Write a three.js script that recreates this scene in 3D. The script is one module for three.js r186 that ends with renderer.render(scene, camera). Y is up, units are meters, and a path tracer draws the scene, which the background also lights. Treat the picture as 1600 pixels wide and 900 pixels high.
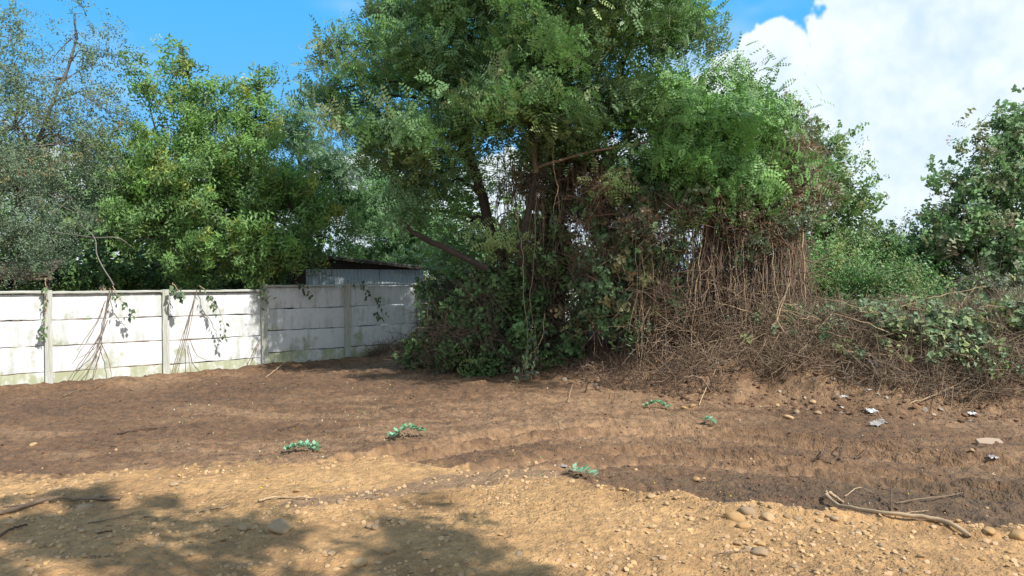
import * as THREE from 'three';
import { mergeGeometries } from 'three/addons/utils/BufferGeometryUtils.js';

// ------------------------------------------------------------------ camera, sky, sun, exposure
const scene = new THREE.Scene();
const EYE = 2.05, F = 1200, PITCH = -Math.atan(20 / 1200);
const camera = new THREE.PerspectiveCamera(2 * Math.atan(450 / F) * 180 / Math.PI, 16 / 9, 0.1, 900);
camera.position.set(0, EYE, 0); camera.rotation.x = PITCH;
const renderer = new THREE.WebGLRenderer({ antialias: true });
renderer.toneMapping = THREE.LinearToneMapping;
renderer.toneMappingExposure = 1.42;
renderer.shadowMap.enabled = true;
const SUN = new THREE.Vector3(0.51, 0.71, 0.45).normalize();
const sun = new THREE.DirectionalLight(new THREE.Color(1, 0.975, 0.93), 5);
sun.position.copy(SUN).multiplyScalar(60); sun.castShadow = true;
Object.assign(sun.shadow.camera, { left: -30, right: 30, top: 30, bottom: -30, near: 1, far: 140 });
sun.shadow.mapSize.set(4096, 4096);
sun.target.position.set(0, 0, -12);
sun.position.add(sun.target.position);
scene.add(sun, sun.target);

// ------------------------------------------------------------------ numbers and noise
function rng(seed) { let s = seed >>> 0; return () => { s = (s + 0x6d2b79f5) | 0; let t = Math.imul(s ^ (s >>> 15), 1 | s); t = (t + Math.imul(t ^ (t >>> 7), 61 | t)) ^ t; return ((t ^ (t >>> 14)) >>> 0) / 4294967296; }; }
const PERM = (() => { const r = rng(77), p = new Uint16Array(1024), q = [...Array(512).keys()]; for (let i = 511; i > 0; i--) { const j = Math.floor(r() * (i + 1)); [q[i], q[j]] = [q[j], q[i]]; } for (let i = 0; i < 1024; i++) p[i] = q[i & 511]; return p; })();
const VALS = (() => { const r = rng(9), v = new Float32Array(512); for (let i = 0; i < 512; i++) v[i] = r() * 2 - 1; return v; })();
function n2(x, y) {
  const ix = Math.floor(x), iy = Math.floor(y), fx = x - ix, fy = y - iy, u = fx * fx * (3 - 2 * fx), v = fy * fy * (3 - 2 * fy), X = ix & 511, Y = iy & 511, X1 = (X + 1) & 511, Y1 = (Y + 1) & 511;
  const a = VALS[PERM[PERM[X] + Y]], b = VALS[PERM[PERM[X1] + Y]], c = VALS[PERM[PERM[X] + Y1]], d = VALS[PERM[PERM[X1] + Y1]];
  return a + (b - a) * u + (c - a + (a - b - c + d) * u) * v;
}
function fbm(x, y, o = 4) { let s = 0, a = 0.5; for (let i = 0; i < o; i++) { s += a * n2(x, y); x = x * 2.03 + 17.3; y = y * 2.03 - 9.1; a *= 0.5; } return s; }
const n3 = (x, y, z) => 0.5 * (n2(x + 3.1 * z, y - 1.7 * z) + n2(y * 1.13 + 40.7 + z, z * 1.21 + x * 0.6 - 11));
const lerp = (a, b, t) => a + (b - a) * t, clamp = (x, a = 0, b = 1) => Math.min(b, Math.max(a, x));
const sstep = (a, b, x) => { const t = clamp((x - a) / (b - a)); return t * t * (3 - 2 * t); };
function curve(pts, x) { if (x <= pts[0][0]) return pts[0][1]; for (let i = 1; i < pts.length; i++) if (x <= pts[i][0]) return lerp(pts[i - 1][1], pts[i][1], (x - pts[i - 1][0]) / (pts[i][0] - pts[i - 1][0])); return pts[pts.length - 1][1]; }
const V = (x, y, z) => new THREE.Vector3(x, y, z);
// a point of the place, read from its direction and its distance along the view
const CP = Math.cos(PITCH), SP = Math.sin(PITCH);
function place(u, v, d) { const x = (u - 800) / F, y = (450 - v) / F, yy = y * CP + SP, zz = y * SP - CP, k = d / -zz; return V(x * k, EYE + yy * k, zz * k); }

// ------------------------------------------------------------------ sky
(function () {
  const W = 4096, H = 2048, data = new Float32Array(W * H * 4), r = rng(5);
  const deg = (u, v) => { const a = Math.atan((u - 800) / F), e = Math.atan((430 - v) / F * Math.cos(a)); return [a * 57.296, e * 57.296]; };
  const puffs = [];
  const puff = (u, v, rad) => { const [a, e] = deg(u, v); puffs.push([a, e, rad]); };
  // the cumulus over the right-hand trees
  puff(1205, 88, 2.5); puff(1155, 130, 2.6); puff(1105, 175, 2.8); puff(1215, 180, 3.2); puff(1060, 205, 2.4);
  puff(1350, 45, 3.6); puff(1430, -40, 5.0); puff(1325, 130, 3.2); puff(1400, 110, 5.5); puff(1500, 60, 5.2); puff(1560, 160, 6); puff(1640, 110, 4.6); puff(1480, 220, 7); puff(1330, 230, 5); puff(1240, 260, 4.6);
  puff(1480, -120, 6); puff(1700, 200, 7); puff(1780, 60, 5); puff(1620, 300, 6.5);
  puff(1380, 330, 6); puff(1250, 350, 6); puff(1120, 300, 4); puff(1000, 290, 4.5); puff(880, 330, 5); puff(780, 330, 4.5); puff(680, 380, 4.5); puff(560, 285, 2.2); puff(520, 330, 3.6); puff(600, 345, 4);
  puff(400, 360, 4.5); puff(250, 350, 5); puff(100, 340, 5);
  for (let k = 0; k < 150; k++) {            // the same kind of cloud all the way round
    const a = 55 + r() * 250, e = 3 + 62 * Math.pow(r(), 1.3), s = 3 + 4 * r(), m = 3 + Math.floor(r() * 5);
    for (let j = 0; j < m; j++) puffs.push([a + (r() - 0.5) * s * 4, e + (r() - 0.35) * s * 1.5, s * (0.5 + 0.6 * r())]);
  }
  for (let row = 0; row < H; row++) {
    const el = ((row + 0.5) / H - 0.5) * 180, near = puffs.filter((p) => Math.abs(p[1] - el) < p[2] * 1.9);
    const t = clamp(el / 90), hz = Math.exp(-Math.max(el, 0) / 7.5);
    const br = lerp(0.055, 0.04, t) + 0.46 * hz, bg = lerp(0.47, 0.28, t) + 0.28 * hz, bb = lerp(0.99, 0.74, t) + 0.02 * hz;
    for (let col = 0; col < W; col++) {
      const az = ((col + 0.5) / W - 0.5) * 360;                 // atan2(z, x)
      let a = az + 90; if (a > 180) a -= 360; if (a < -180) a += 360;
      let ap = a < -60 ? a + 360 : a;
      let c = 0, shade = 0;
      if (el > -1) {
        const ce = Math.cos(el * 0.01745), wx = ap * 0.35, wy = el * 0.35;
        const warp = fbm(wx, wy, 5), fine = fbm(wx * 3.1 + 7, wy * 3.1, 4);
        let f = -1, g = 0;
        for (const p of near) { let da = Math.abs(ap - p[0]); if (da > 180) da = 360 - da; da *= ce; const de = el - p[1]; const q = 1 - Math.sqrt(da * da + de * de * (de < 0 ? 0.5 : 1.1)) / p[2]; if (q > -0.6) { f = Math.max(f, q); g = Math.max(g, clamp(q * 0.6 - de / p[2] * 0.35)); } }
        f += warp * 0.26 + fine * 0.20;
        c = sstep(0, 0.09, f) * 0.98;
        const wisp = sstep(0.02, 0.5, fbm(ap * 0.06 + 4, el * 0.16 + 2, 5)) * 0.5; c = Math.max(c, wisp * sstep(4, 12, el) * 0.85);
        shade = clamp(0.7 * g + 0.5 * fbm(wx * 0.8 + 31, wy * 1.1 + 5, 5) - 0.28 * fine - 0.02);
      }
      const i = (row * W + col) * 4;
      data[i] = 0.80 * lerp(br, lerp(0.86, 0.47, shade), c); data[i + 1] = 0.80 * lerp(bg, lerp(0.94, 0.66, shade), c); data[i + 2] = 0.80 * lerp(bb, lerp(0.98, 0.86, shade), c); data[i + 3] = 1;
      if (el < 0) { data[i] = 0.16; data[i + 1] = 0.15; data[i + 2] = 0.12; }
    }
  }
  const t = new THREE.DataTexture(data, W, H, THREE.RGBAFormat, THREE.FloatType);
  t.mapping = THREE.EquirectangularReflectionMapping; t.magFilter = THREE.LinearFilter; t.needsUpdate = true;
  scene.background = t; scene.environment = t;
})();

// ------------------------------------------------------------------ helpers for things
const taken = {};
function numbered(name) { const k = taken[name] = (taken[name] ?? -1) + 1; return k ? name + '_' + String(k).padStart(3, '0') : name; }
function tag(o, label, category, group) { o.userData.label = label; o.userData.category = category; if (group) o.userData.group = group; return o; }
function thing(name, label, category, pos, group) { const g = new THREE.Group(); g.name = numbered(name); if (pos) g.position.copy(pos); scene.add(g); return tag(g, label, category, group); }
function shadows(m) { m.castShadow = m.receiveShadow = true; return m; }
function part(name, geo, mat, parent) { const m = shadows(new THREE.Mesh(geo, mat)); m.name = name; parent.add(m); return m; }
function single(name, geo, mat, label, category, group, pos) { const m = shadows(new THREE.Mesh(geo, mat)); m.name = numbered(name); if (pos) m.position.copy(pos); scene.add(m); return tag(m, label, category, group); }
class Build {
  constructor() { this.p = []; this.n = []; this.c = []; this.i = []; }
  tube(pts, r0, r1, sides = 6, col = [1, 1, 1], wob = 0, r = null, shape = 1, open = false) {
    const N = pts.length, base = this.p.length / 3; let ref = V(0.31, 0.17, 0.93);
    for (let k = 0; k < N; k++) {
      const t = pts[Math.min(k + 1, N - 1)].clone().sub(pts[Math.max(k - 1, 0)]).normalize();
      if (Math.abs(t.dot(ref)) > 0.95) ref = V(0.9, 0.1, -0.3);
      const a = ref.clone().cross(t).normalize(), b = t.clone().cross(a); ref = b.clone().cross(t).negate().lerp(ref, 0.5);
      const rad = lerp(r0, r1, Math.pow(k / (N - 1), shape));
      const cv = 0.82 + (r ? r() * 0.36 : 0.18);
      for (let s = 0; s < sides; s++) {
        const w = s / sides * 6.2832, rr = rad * (1 + (wob && r ? (r() - 0.5) * wob : 0)), x = Math.cos(w), y = Math.sin(w), nx = a.x * x + b.x * y, ny = a.y * x + b.y * y, nz = a.z * x + b.z * y;
        this.p.push(pts[k].x + nx * rr, pts[k].y + ny * rr, pts[k].z + nz * rr); this.n.push(nx, ny, nz); this.c.push(col[0] * cv, col[1] * cv, col[2] * cv);
      }
      if (k) for (let s = 0; s < sides; s++) { const q = base + (k - 1) * sides, s1 = (s + 1) % sides; this.i.push(q + s, q + s1, q + sides + s, q + s1, q + sides + s1, q + sides + s); }
    }
    if (!open) for (const [k, f] of [[0, -1], [N - 1, 1]]) {                      // closed ends
      const q = base + k * sides; for (let s = 1; s < sides - 1; s++) f < 0 ? this.i.push(q, q + s + 1, q + s) : this.i.push(q, q + s, q + s + 1);
    }
    return this;
  }
  geo() { const g = new THREE.BufferGeometry(); g.setAttribute('position', new THREE.Float32BufferAttribute(this.p, 3)); g.setAttribute('normal', new THREE.Float32BufferAttribute(this.n, 3)); g.setAttribute('color', new THREE.Float32BufferAttribute(this.c, 3)); g.setIndex(this.i); return g; }
}
function smooth(pts, n) { return new THREE.CatmullRomCurve3(pts, false, 'centripetal').getPoints(n); }
function wiggle(pts, amp, r) { return pts.map((p, k) => k && k < pts.length - 1 ? p.clone().add(V((r() - 0.5) * amp, (r() - 0.5) * amp, (r() - 0.5) * amp)) : p); }
const rgb = (r, g, b) => new THREE.Color().setRGB(r, g, b);
const std = (c, rough = 0.9, extra = {}) => new THREE.MeshStandardMaterial({ color: c, roughness: rough, side: THREE.DoubleSide, ...extra });
const leafMat = (c = rgb(1, 1, 1), through = 0.32, coat = 0.45, vc = false) => new THREE.MeshPhysicalMaterial({ color: c, roughness: 0.92, transmission: through, thickness: 0, clearcoat: coat, clearcoatRoughness: 0.42, vertexColors: vc, side: THREE.DoubleSide });
const M = {
  leaf: leafMat(rgb(1, 1, 1), 0.45, 0.5, true), leafDull: std(rgb(1, 1, 1), 0.8, { vertexColors: true }),
  bark: std(rgb(0.055, 0.040, 0.030), 0.95, { vertexColors: true }), barkGrey: std(rgb(0.14, 0.125, 0.105), 0.95, { vertexColors: true }),
  dry: std(rgb(0.19, 0.13, 0.085), 0.95, { vertexColors: true }), dryTint: std(rgb(1, 1, 1), 0.95, { vertexColors: true }),
  paleStick: std(rgb(0.36, 0.255, 0.15), 0.9, { vertexColors: true }), darkStick: std(rgb(0.085, 0.05, 0.032), 0.95, { vertexColors: true }),
};

// ------------------------------------------------------------------ ground
const YEL = [[-12, 7.3], [-5.05, 7.57], [-4.23, 7.81], [-3.38, 8.12], [-2.39, 8.2], [-1.39, 8.4], [-0.95, 8.1], [-0.38, 7.75], [0.39, 7.85], [0.85, 7.28], [1.42, 6.72], [2.2, 6.38], [2.93, 6.12], [3.6, 5.9], [6, 5.55], [14, 5.2]];
const EDGE = [[-9, 21], [-4, 18], [-2, 16.2], [0, 14.9], [1, 14.0], [2.5, 12.8], [4, 12.0], [5.5, 11.2], [8, 10.6], [14, 10]];
const RISE = [[-9, 0.05], [-4, 0.10], [-1.5, 0.18], [0, 0.30], [2, 0.58], [4, 0.85], [6, 0.9], [14, 0.9]];
function yellow(x, z) { return curve(YEL, x) + 0.28 * fbm(x * 1.3, z * 1.3 + 50, 3) + 0.16 * fbm(x * 6, z * 6, 3) + z; }      // > 0 on the yellow fill
function tongue(x, z) { const ax = -1.9, az = -6.7, bx = 0.35, bz = -7.85, dx = bx - ax, dz = bz - az, t = clamp(((x - ax) * dx + (z - az) * dz) / (dx * dx + dz * dz)); return Math.hypot(x - ax - dx * t, z - az - dz * t) / (0.12 + 0.26 * t) + 0.7 * fbm(x * 4 + 9, z * 4, 3); }
const TRACK = new THREE.CatmullRomCurve3([[-5, 5.6], [-2.4, 7.0], [-0.9, 8.2], [0.4, 9.2], [1.5, 9.55], [2.6, 9.35], [3.9, 8.6], [5.4, 7.4], [8, 5]].map(([x, d]) => new THREE.Vector3(x, 0, d))).getPoints(90).map((p) => [p.x, p.z]);
function ruts(x, z) { const o = -z - curve(TRACK, x) + 0.10 * fbm(x * 0.9, z * 0.9 + 3, 2); let q = 0, ridge = 0; for (const c of [-1.15, -0.75, 0.35, 0.8]) { q += Math.exp(-(((o - c) / 0.15) ** 2)); ridge += Math.exp(-(((o - c - 0.24) / 0.08) ** 2)); } return [Math.min(q, 1), Math.min(ridge, 1)]; }
function gh(x, z) {
  const d = -z, R = Math.hypot(x, z);
  let h = sstep(0, 2.0, d - curve(EDGE, x) + 0.5 * fbm(x * 0.9, z * 0.9 + 7, 3)) * curve(RISE, x);
  h += 0.32 * Math.exp(-((x - 0.6) ** 2 + (z + 16.6) ** 2) / 7);
  h += 0.05 * fbm(x * 0.35, z * 0.35, 3) * sstep(2, 6, R);
  if (d < 22 && R < 30) {
    const y = yellow(x, z), yr = sstep(-0.10, 0.12, y), right = sstep(0.2, 2.2, x);
    h += yr * lerp(0.025, 0.11, right) + 0.045 * Math.exp(-((y - 0.12) ** 2) / 0.02) * right;
    // ruts pressed by wheels into the brown soil, wandering off to the right
    const [rut, ridge] = x > -6 && x < 9 && d < 12.5 ? ruts(x, z) : [0, 0];
    h += (1 - yr) * (ridge * 0.07 * (0.6 + 0.8 * fbm(x * 5, z * 5, 2)) - rut * 0.055 + rut * 0.010 * Math.sin(x * 42 + z * 16));
    h += (1 - yr) * (1 - 0.75 * rut) * (0.05 * fbm(x * 2.6 + 0.8 * z, z * 5.2, 4) + 0.045 * Math.abs(fbm(x * 9, z * 11, 3)) + 0.018 * fbm(x * 26, z * 30, 2)) + yr * (0.035 * fbm(x * 3.1, z * 3.1, 4) + 0.022 * Math.abs(fbm(x * 14, z * 14, 3)));
    if (d > 9) h += 0.05 * Math.abs(fbm(x * 3.7 + 5, z * 3.7, 4)) * sstep(9, 12, d);
    const wall = (x + 8.5) * 0.66 + (z + 14.05) * 0.75;      // loose soil heaped along the foot of the wall
    h += 0.13 * Math.exp(-((wall - 0.25) ** 2) / 0.16) * (0.55 + 0.9 * fbm(x * 1.7, z * 1.7, 3)) * (x < 0 ? 1 : 0);
  }
  return h;
}
function groundAt(u, v) { let d = 3; const a = place(u, v, 1).sub(camera.position); for (let k = 0; k < 600; k++, d *= 1.006) { const y = EYE + a.y * d; if (y < gh(a.x * d, a.z * d)) break; } return V(a.x * d, gh(a.x * d, a.z * d), a.z * d); }
(function () {
  const S = 2048, X0 = -13, Z0 = -26, L = 26, px = new Uint8Array(S * S * 4);
  const enc = (v) => Math.round(255 * Math.pow(clamp(v), 1 / 2.2));
  const LUT = new Uint8Array(4096); for (let i = 0; i < 4096; i++) { const v = i / 4095; LUT[i] = Math.round(255 * (v <= 0.0031308 ? v * 12.92 : 1.055 * Math.pow(v, 1 / 2.4) - 0.055)); }
  const e = (v) => LUT[Math.round(clamp(v) * 4095)];
  for (let j = 0; j < S; j++) for (let i = 0; i < S; i++) {
    const x = X0 + (i + 0.5) / S * L, z = Z0 + (j + 0.5) / S * L, d = -z, y = yellow(x, z);
    const big = fbm(x * 0.45 + 3, z * 0.8, 3), mid = fbm(x * 1.6 + 0.7 * z, z * 4.2, 4), fine = fbm(x * 17, z * 17, 3), grit = n2(x * 61, z * 61);
    // brown topsoil: reddish to tan, black humus where the ditch was cut on the right
    let t = clamp(0.42 + 0.75 * big + 0.5 * mid), k = 1 + 0.6 * fine + 0.2 * grit;
    const tan = sstep(0.1, 0.6, big + 0.6 * mid + 0.35 * Math.exp(-((x - 0.6) ** 2 / 6 + (d - 10.5) ** 2 / 4)));
    let r = lerp(0.092, 0.158, t), g = lerp(0.049, 0.086, t), b = lerp(0.024, 0.040, t);
    r = lerp(r, 0.225, tan * 0.75); g = lerp(g, 0.133, tan * 0.75); b = lerp(b, 0.070, tan * 0.75);
    const rut = x > -6 && x < 9 && d < 12.5 ? ruts(x, z)[0] : 0, pack = rut * clamp(0.62 + 0.5 * fbm(x * 3, z * 3, 3)); r = lerp(r, 0.24, pack); g = lerp(g, 0.138, pack); b = lerp(b, 0.070, pack);
    const hum = sstep(0.15, 0.75, 1.15 * Math.exp(-(((x - 4.3) / 2.6) ** 2 + ((d - 6.95 + 0.12 * (x - 4)) / 0.75) ** 2)) + 0.75 * mid + 0.3 * big) ;
    r = lerp(r, 0.074, hum * 0.8); g = lerp(g, 0.045, hum * 0.8); b = lerp(b, 0.023, hum * 0.8);
    // yellow gravelly fill
    const m = sstep(-0.16, 0.20, y + 0.22 * fine + 0.14 * mid), yt = clamp(0.5 + 0.9 * fbm(x * 1.1, z * 1.9 + 20, 4) + 0.4 * fbm(x * 7, z * 7, 2));
    const yk = 1 + 0.42 * fine + 0.14 * grit;
    let yr = lerp(0.245, 0.37, yt) * yk, yg = lerp(0.134, 0.214, yt) * yk, yb = lerp(0.053, 0.088, yt) * yk;
    const tg = sstep(1.25, 0.55, tongue(x, z)) * 0.85;
    yr = lerp(yr, 0.175 * yk, tg); yg = lerp(yg, 0.108 * yk, tg); yb = lerp(yb, 0.060 * yk, tg);
    const o = (j * S + i) * 4;
    px[o] = e(lerp(r * k, yr, m)); px[o + 1] = e(lerp(g * k, yg, m)); px[o + 2] = e(lerp(b * k, yb, m)); px[o + 3] = 255;
  }
  const map = new THREE.DataTexture(px, S, S); map.colorSpace = THREE.SRGBColorSpace; map.magFilter = THREE.LinearFilter; map.wrapS = map.wrapT = THREE.MirroredRepeatWrapping;
  map.repeat.set(1 / L, 1 / L); map.offset.set(-X0 / L, -Z0 / L); map.needsUpdate = true;
  const B = 1024, bp = new Uint8Array(B * B * 4), wrapn = (u, v, f) => { const a = u * f, b2 = v * f, w = (q) => sstep(0, 1, q); return lerp(lerp(n2(a, b2), n2(a - f, b2), w(u)), lerp(n2(a, b2 - f), n2(a - f, b2 - f), w(u)), w(v)); };
  for (let j = 0; j < B; j++) for (let i = 0; i < B; i++) { const u = i / B, v = j / B; let h = 0.5 + 0.22 * wrapn(u, v, 24) + 0.2 * wrapn(u, v, 61) + 0.16 * wrapn(u, v, 140) + 0.1 * wrapn(u, v, 300); const o = (j * B + i) * 4; bp[o] = bp[o + 1] = bp[o + 2] = Math.round(255 * clamp(h)); bp[o + 3] = 255; }
  const bump = new THREE.DataTexture(bp, B, B); bump.magFilter = THREE.LinearFilter; bump.wrapS = bump.wrapT = THREE.RepeatWrapping; bump.repeat.set(1 / 2.3, 1 / 2.3); bump.needsUpdate = true;
  // one sheet out to the horizon, finer where it is near
  const ang = [], rad = [];
  for (let k = 0; k <= 480; k++) ang.push(lerp(-0.74, 0.74, k / 480));
  for (let k = 1; k < 40; k++) ang.push(lerp(0.74, Math.PI * 2 - 0.74, k / 40));
  for (let k = 0; k < 10; k++) rad.push(0.4 + k * 0.4);
  for (let d = 4.4; d < 24; d *= 1.0045) rad.push(d);
  for (let d = 24; d < 520; d *= 1.13) rad.push(d);
  const A = ang.length, N = rad.length, P = new Float32Array((A * N + 1) * 3), U = new Float32Array((A * N + 1) * 2), I = [];
  P[1] = gh(0, 0);
  for (let j = 0; j < N; j++) for (let i = 0; i < A; i++) {
    const x = Math.sin(ang[i]) * rad[j], z = -Math.cos(ang[i]) * rad[j], o = 1 + j * A + i;
    P[o * 3] = x; P[o * 3 + 1] = gh(x, z); P[o * 3 + 2] = z; U[o * 2] = x; U[o * 2 + 1] = z;
    const i1 = (i + 1) % A;
    if (!j) I.push(0, 1 + i1, 1 + i); else { const a = 1 + (j - 1) * A + i, b = 1 + (j - 1) * A + i1, c = 1 + j * A + i, d = 1 + j * A + i1; I.push(a, b, c, b, d, c); }
  }
  const g = new THREE.BufferGeometry(); g.setAttribute('position', new THREE.BufferAttribute(P, 3)); g.setAttribute('uv', new THREE.BufferAttribute(U, 2)); g.setIndex(I); g.computeVertexNormals();
  const m = shadows(new THREE.Mesh(g, new THREE.MeshStandardMaterial({ map, bumpMap: bump, bumpScale: 0.04, roughness: 0.97, side: THREE.DoubleSide })));
  m.name = 'ground'; m.userData = { kind: 'structure', label: 'bare earth, yellow gravelly fill in front of brown topsoil' }; scene.add(m);
})();

// ------------------------------------------------------------------ the concrete wall
(function () {
  const th = Math.atan2(0.66, 0.75), BAY = 2.045, r = rng(31);
  function stained(kind, seed) {
    const W = 1024, H = 256, d = new Uint8Array(W * H * 4);
    for (let j = 0; j < H; j++) for (let i = 0; i < W; i++) {
      const x = i / W * 2, y = j / H * 0.48, s = seed * 13.7;
      const f = fbm(x * 24 + s, y * 24, 4), mdl = fbm(x * 3 + s, y * 4 + 3, 4), streak = fbm(x * 10 + s, y * 1.1 + 8, 4);
      let a = 0.60 + 0.07 * f + 0.06 * mdl, g = a * 0.995, b = a * 0.98;
      const grey = sstep(0.06, 0.5, streak * 0.8 + mdl * 0.6 + (kind === 0 ? sstep(0.30, 0.48, y) * 0.22 : 0)) * 0.68;
      a = lerp(a, 0.42, grey); g = lerp(g, 0.43, grey); b = lerp(b, 0.40, grey);
      const pit = n2(x * 90 + s, y * 90) > 0.86 ? 0.25 : 0; a *= 1 - pit; g *= 1 - pit; b *= 1 - pit;
      // algae: patches with a grain of their own, thick at the foot panels, thin along the joints
      const al = kind === 3 ? 0.95 : kind === 2 ? 0.02 : -0.2, moss = sstep(0.0, 0.9, al + 0.95 * mdl + 0.5 * f + 0.35 * streak - y * (kind === 3 ? 0.9 : 0.5)) * 0.75;
      a = lerp(a, 0.27, moss); g = lerp(g, 0.28, moss); b = lerp(b, 0.12, moss);
      const o = (j * W + i) * 4, q = (v) => Math.round(255 * Math.pow(clamp(v), 1 / 2.2)); d[o] = q(a); d[o + 1] = q(g); d[o + 2] = q(b); d[o + 3] = 255;
    }
    const t = new THREE.DataTexture(d, W, H); t.colorSpace = THREE.SRGBColorSpace; t.magFilter = THREE.LinearFilter; t.wrapS = t.wrapT = THREE.MirroredRepeatWrapping; t.needsUpdate = true;
    return new THREE.MeshStandardMaterial({ map: t, roughness: 0.92, bumpMap: t, bumpScale: 0.006, side: THREE.DoubleSide });
  }
  const mats = [0, 1, 2, 3].map((k) => [stained(k, k * 2 + 1), stained(k, k * 2 + 2)]);
  const conc = (() => {
    const S = 256, d = new Uint8Array(S * S * 4);
    for (let j = 0; j < S; j++) for (let i = 0; i < S; i++) { const f = fbm(i * 0.09, j * 0.09, 4), mo = sstep(0.05, 0.4, fbm(i * 0.02 + 5, j * 0.015, 4)); const o = (j * S + i) * 4, a = 0.42 + 0.16 * f; d[o] = 255 * Math.pow(lerp(a, 0.25, mo * 0.6), 0.4545); d[o + 1] = 255 * Math.pow(lerp(a * 0.99, 0.27, mo * 0.6), 0.4545); d[o + 2] = 255 * Math.pow(lerp(a * 0.88, 0.15, mo * 0.6), 0.4545); d[o + 3] = 255; }
    const t = new THREE.DataTexture(d, S, S); t.colorSpace = THREE.SRGBColorSpace; t.magFilter = THREE.LinearFilter; t.wrapS = t.wrapT = THREE.RepeatWrapping; t.needsUpdate = true;
    return new THREE.MeshStandardMaterial({ map: t, bumpMap: t, bumpScale: 0.008, roughness: 0.95 });
  })();
  // a slab whose long edges wander a little, so that the joints are uneven gaps
  function slab(w, h, t, seed, wav) {
    const g = new THREE.BoxGeometry(w, h, t, 28, 6, 1), p = g.attributes.position;
    for (let k = 0; k < p.count; k++) {
      const x = p.getX(k), y = p.getY(k), z = p.getZ(k), e = Math.abs(y) / (h / 2), ex = Math.abs(x) / (w / 2);
      p.setY(k, y + Math.sign(y) * (e > 0.95 ? wav * (fbm(x * 5 + seed * 9, seed + Math.sign(y) * 3, 3) - 0.25) : 0));
      if (z > 0) p.setZ(k, z + 0.006 * fbm(x * 2 + seed * 5, y * 3, 3) - (e > 0.95 || ex > 0.99 ? 0.008 : 0));
    }
    g.computeVertexNormals(); return g;
  }
  const slabs = [0, 1, 2, 3, 4, 5].map((k) => slab(1.905, 0.466, 0.045, k + 1, 0.016)), foot = [0, 1].map((k) => slab(1.905, 0.60, 0.045, k + 11, 0.014));
  const caps = [0, 1].map((k) => slab(1.93, 0.05, 0.14, k + 21, 0.010)), post = (() => { const g = new THREE.BoxGeometry(0.125, 2.5, 0.125, 2, 30, 2), p = g.attributes.position; for (let k = 0; k < p.count; k++) { const y = p.getY(k); p.setX(k, p.getX(k) + 0.006 * fbm(y * 7, p.getX(k) * 30, 3)); p.setZ(k, p.getZ(k) + 0.006 * fbm(y * 6 + 9, p.getX(k) * 30, 3)); } g.computeVertexNormals(); return g; })();
  const w = thing('concrete_wall', 'whitewashed precast concrete panel wall with grey posts and mossy foot', 'wall', V(-8.5, 0, -14.05)); w.rotation.y = th;
  for (let b = -1; b < 7; b++) {
    const top = b < 2 ? 1.765 - 0.012 * (b + 1) : 1.835 + 0.012 * (b - 2), cx = (b + 0.5) * BAY;
    for (let k = 0; k < 4; k++) {
      const f = k === 3, q = part('panel', f ? foot[(b + 9) % 2] : slabs[(b * 3 + k + 12) % 6], mats[f ? 3 : k][(b + k + 8) % 2], w);
      q.position.set(cx + 0.004 * (r() - 0.5), top - 0.05 - 0.48 * k - (f ? 0.30 : 0.237), 0.006 * (r() - 0.5)); q.rotation.z = 0.005 * (r() - 0.5);
    }
    const c = part('cap', caps[(b + 9) % 2], conc, w); c.position.set(cx, top - 0.022, 0.012);
    const p = part('post', post, conc, w); p.position.set(b * BAY, top - 1.24 + 0.012, 0.012); p.rotation.z = 0.008 * (r() - 0.5);
  }
})();

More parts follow.
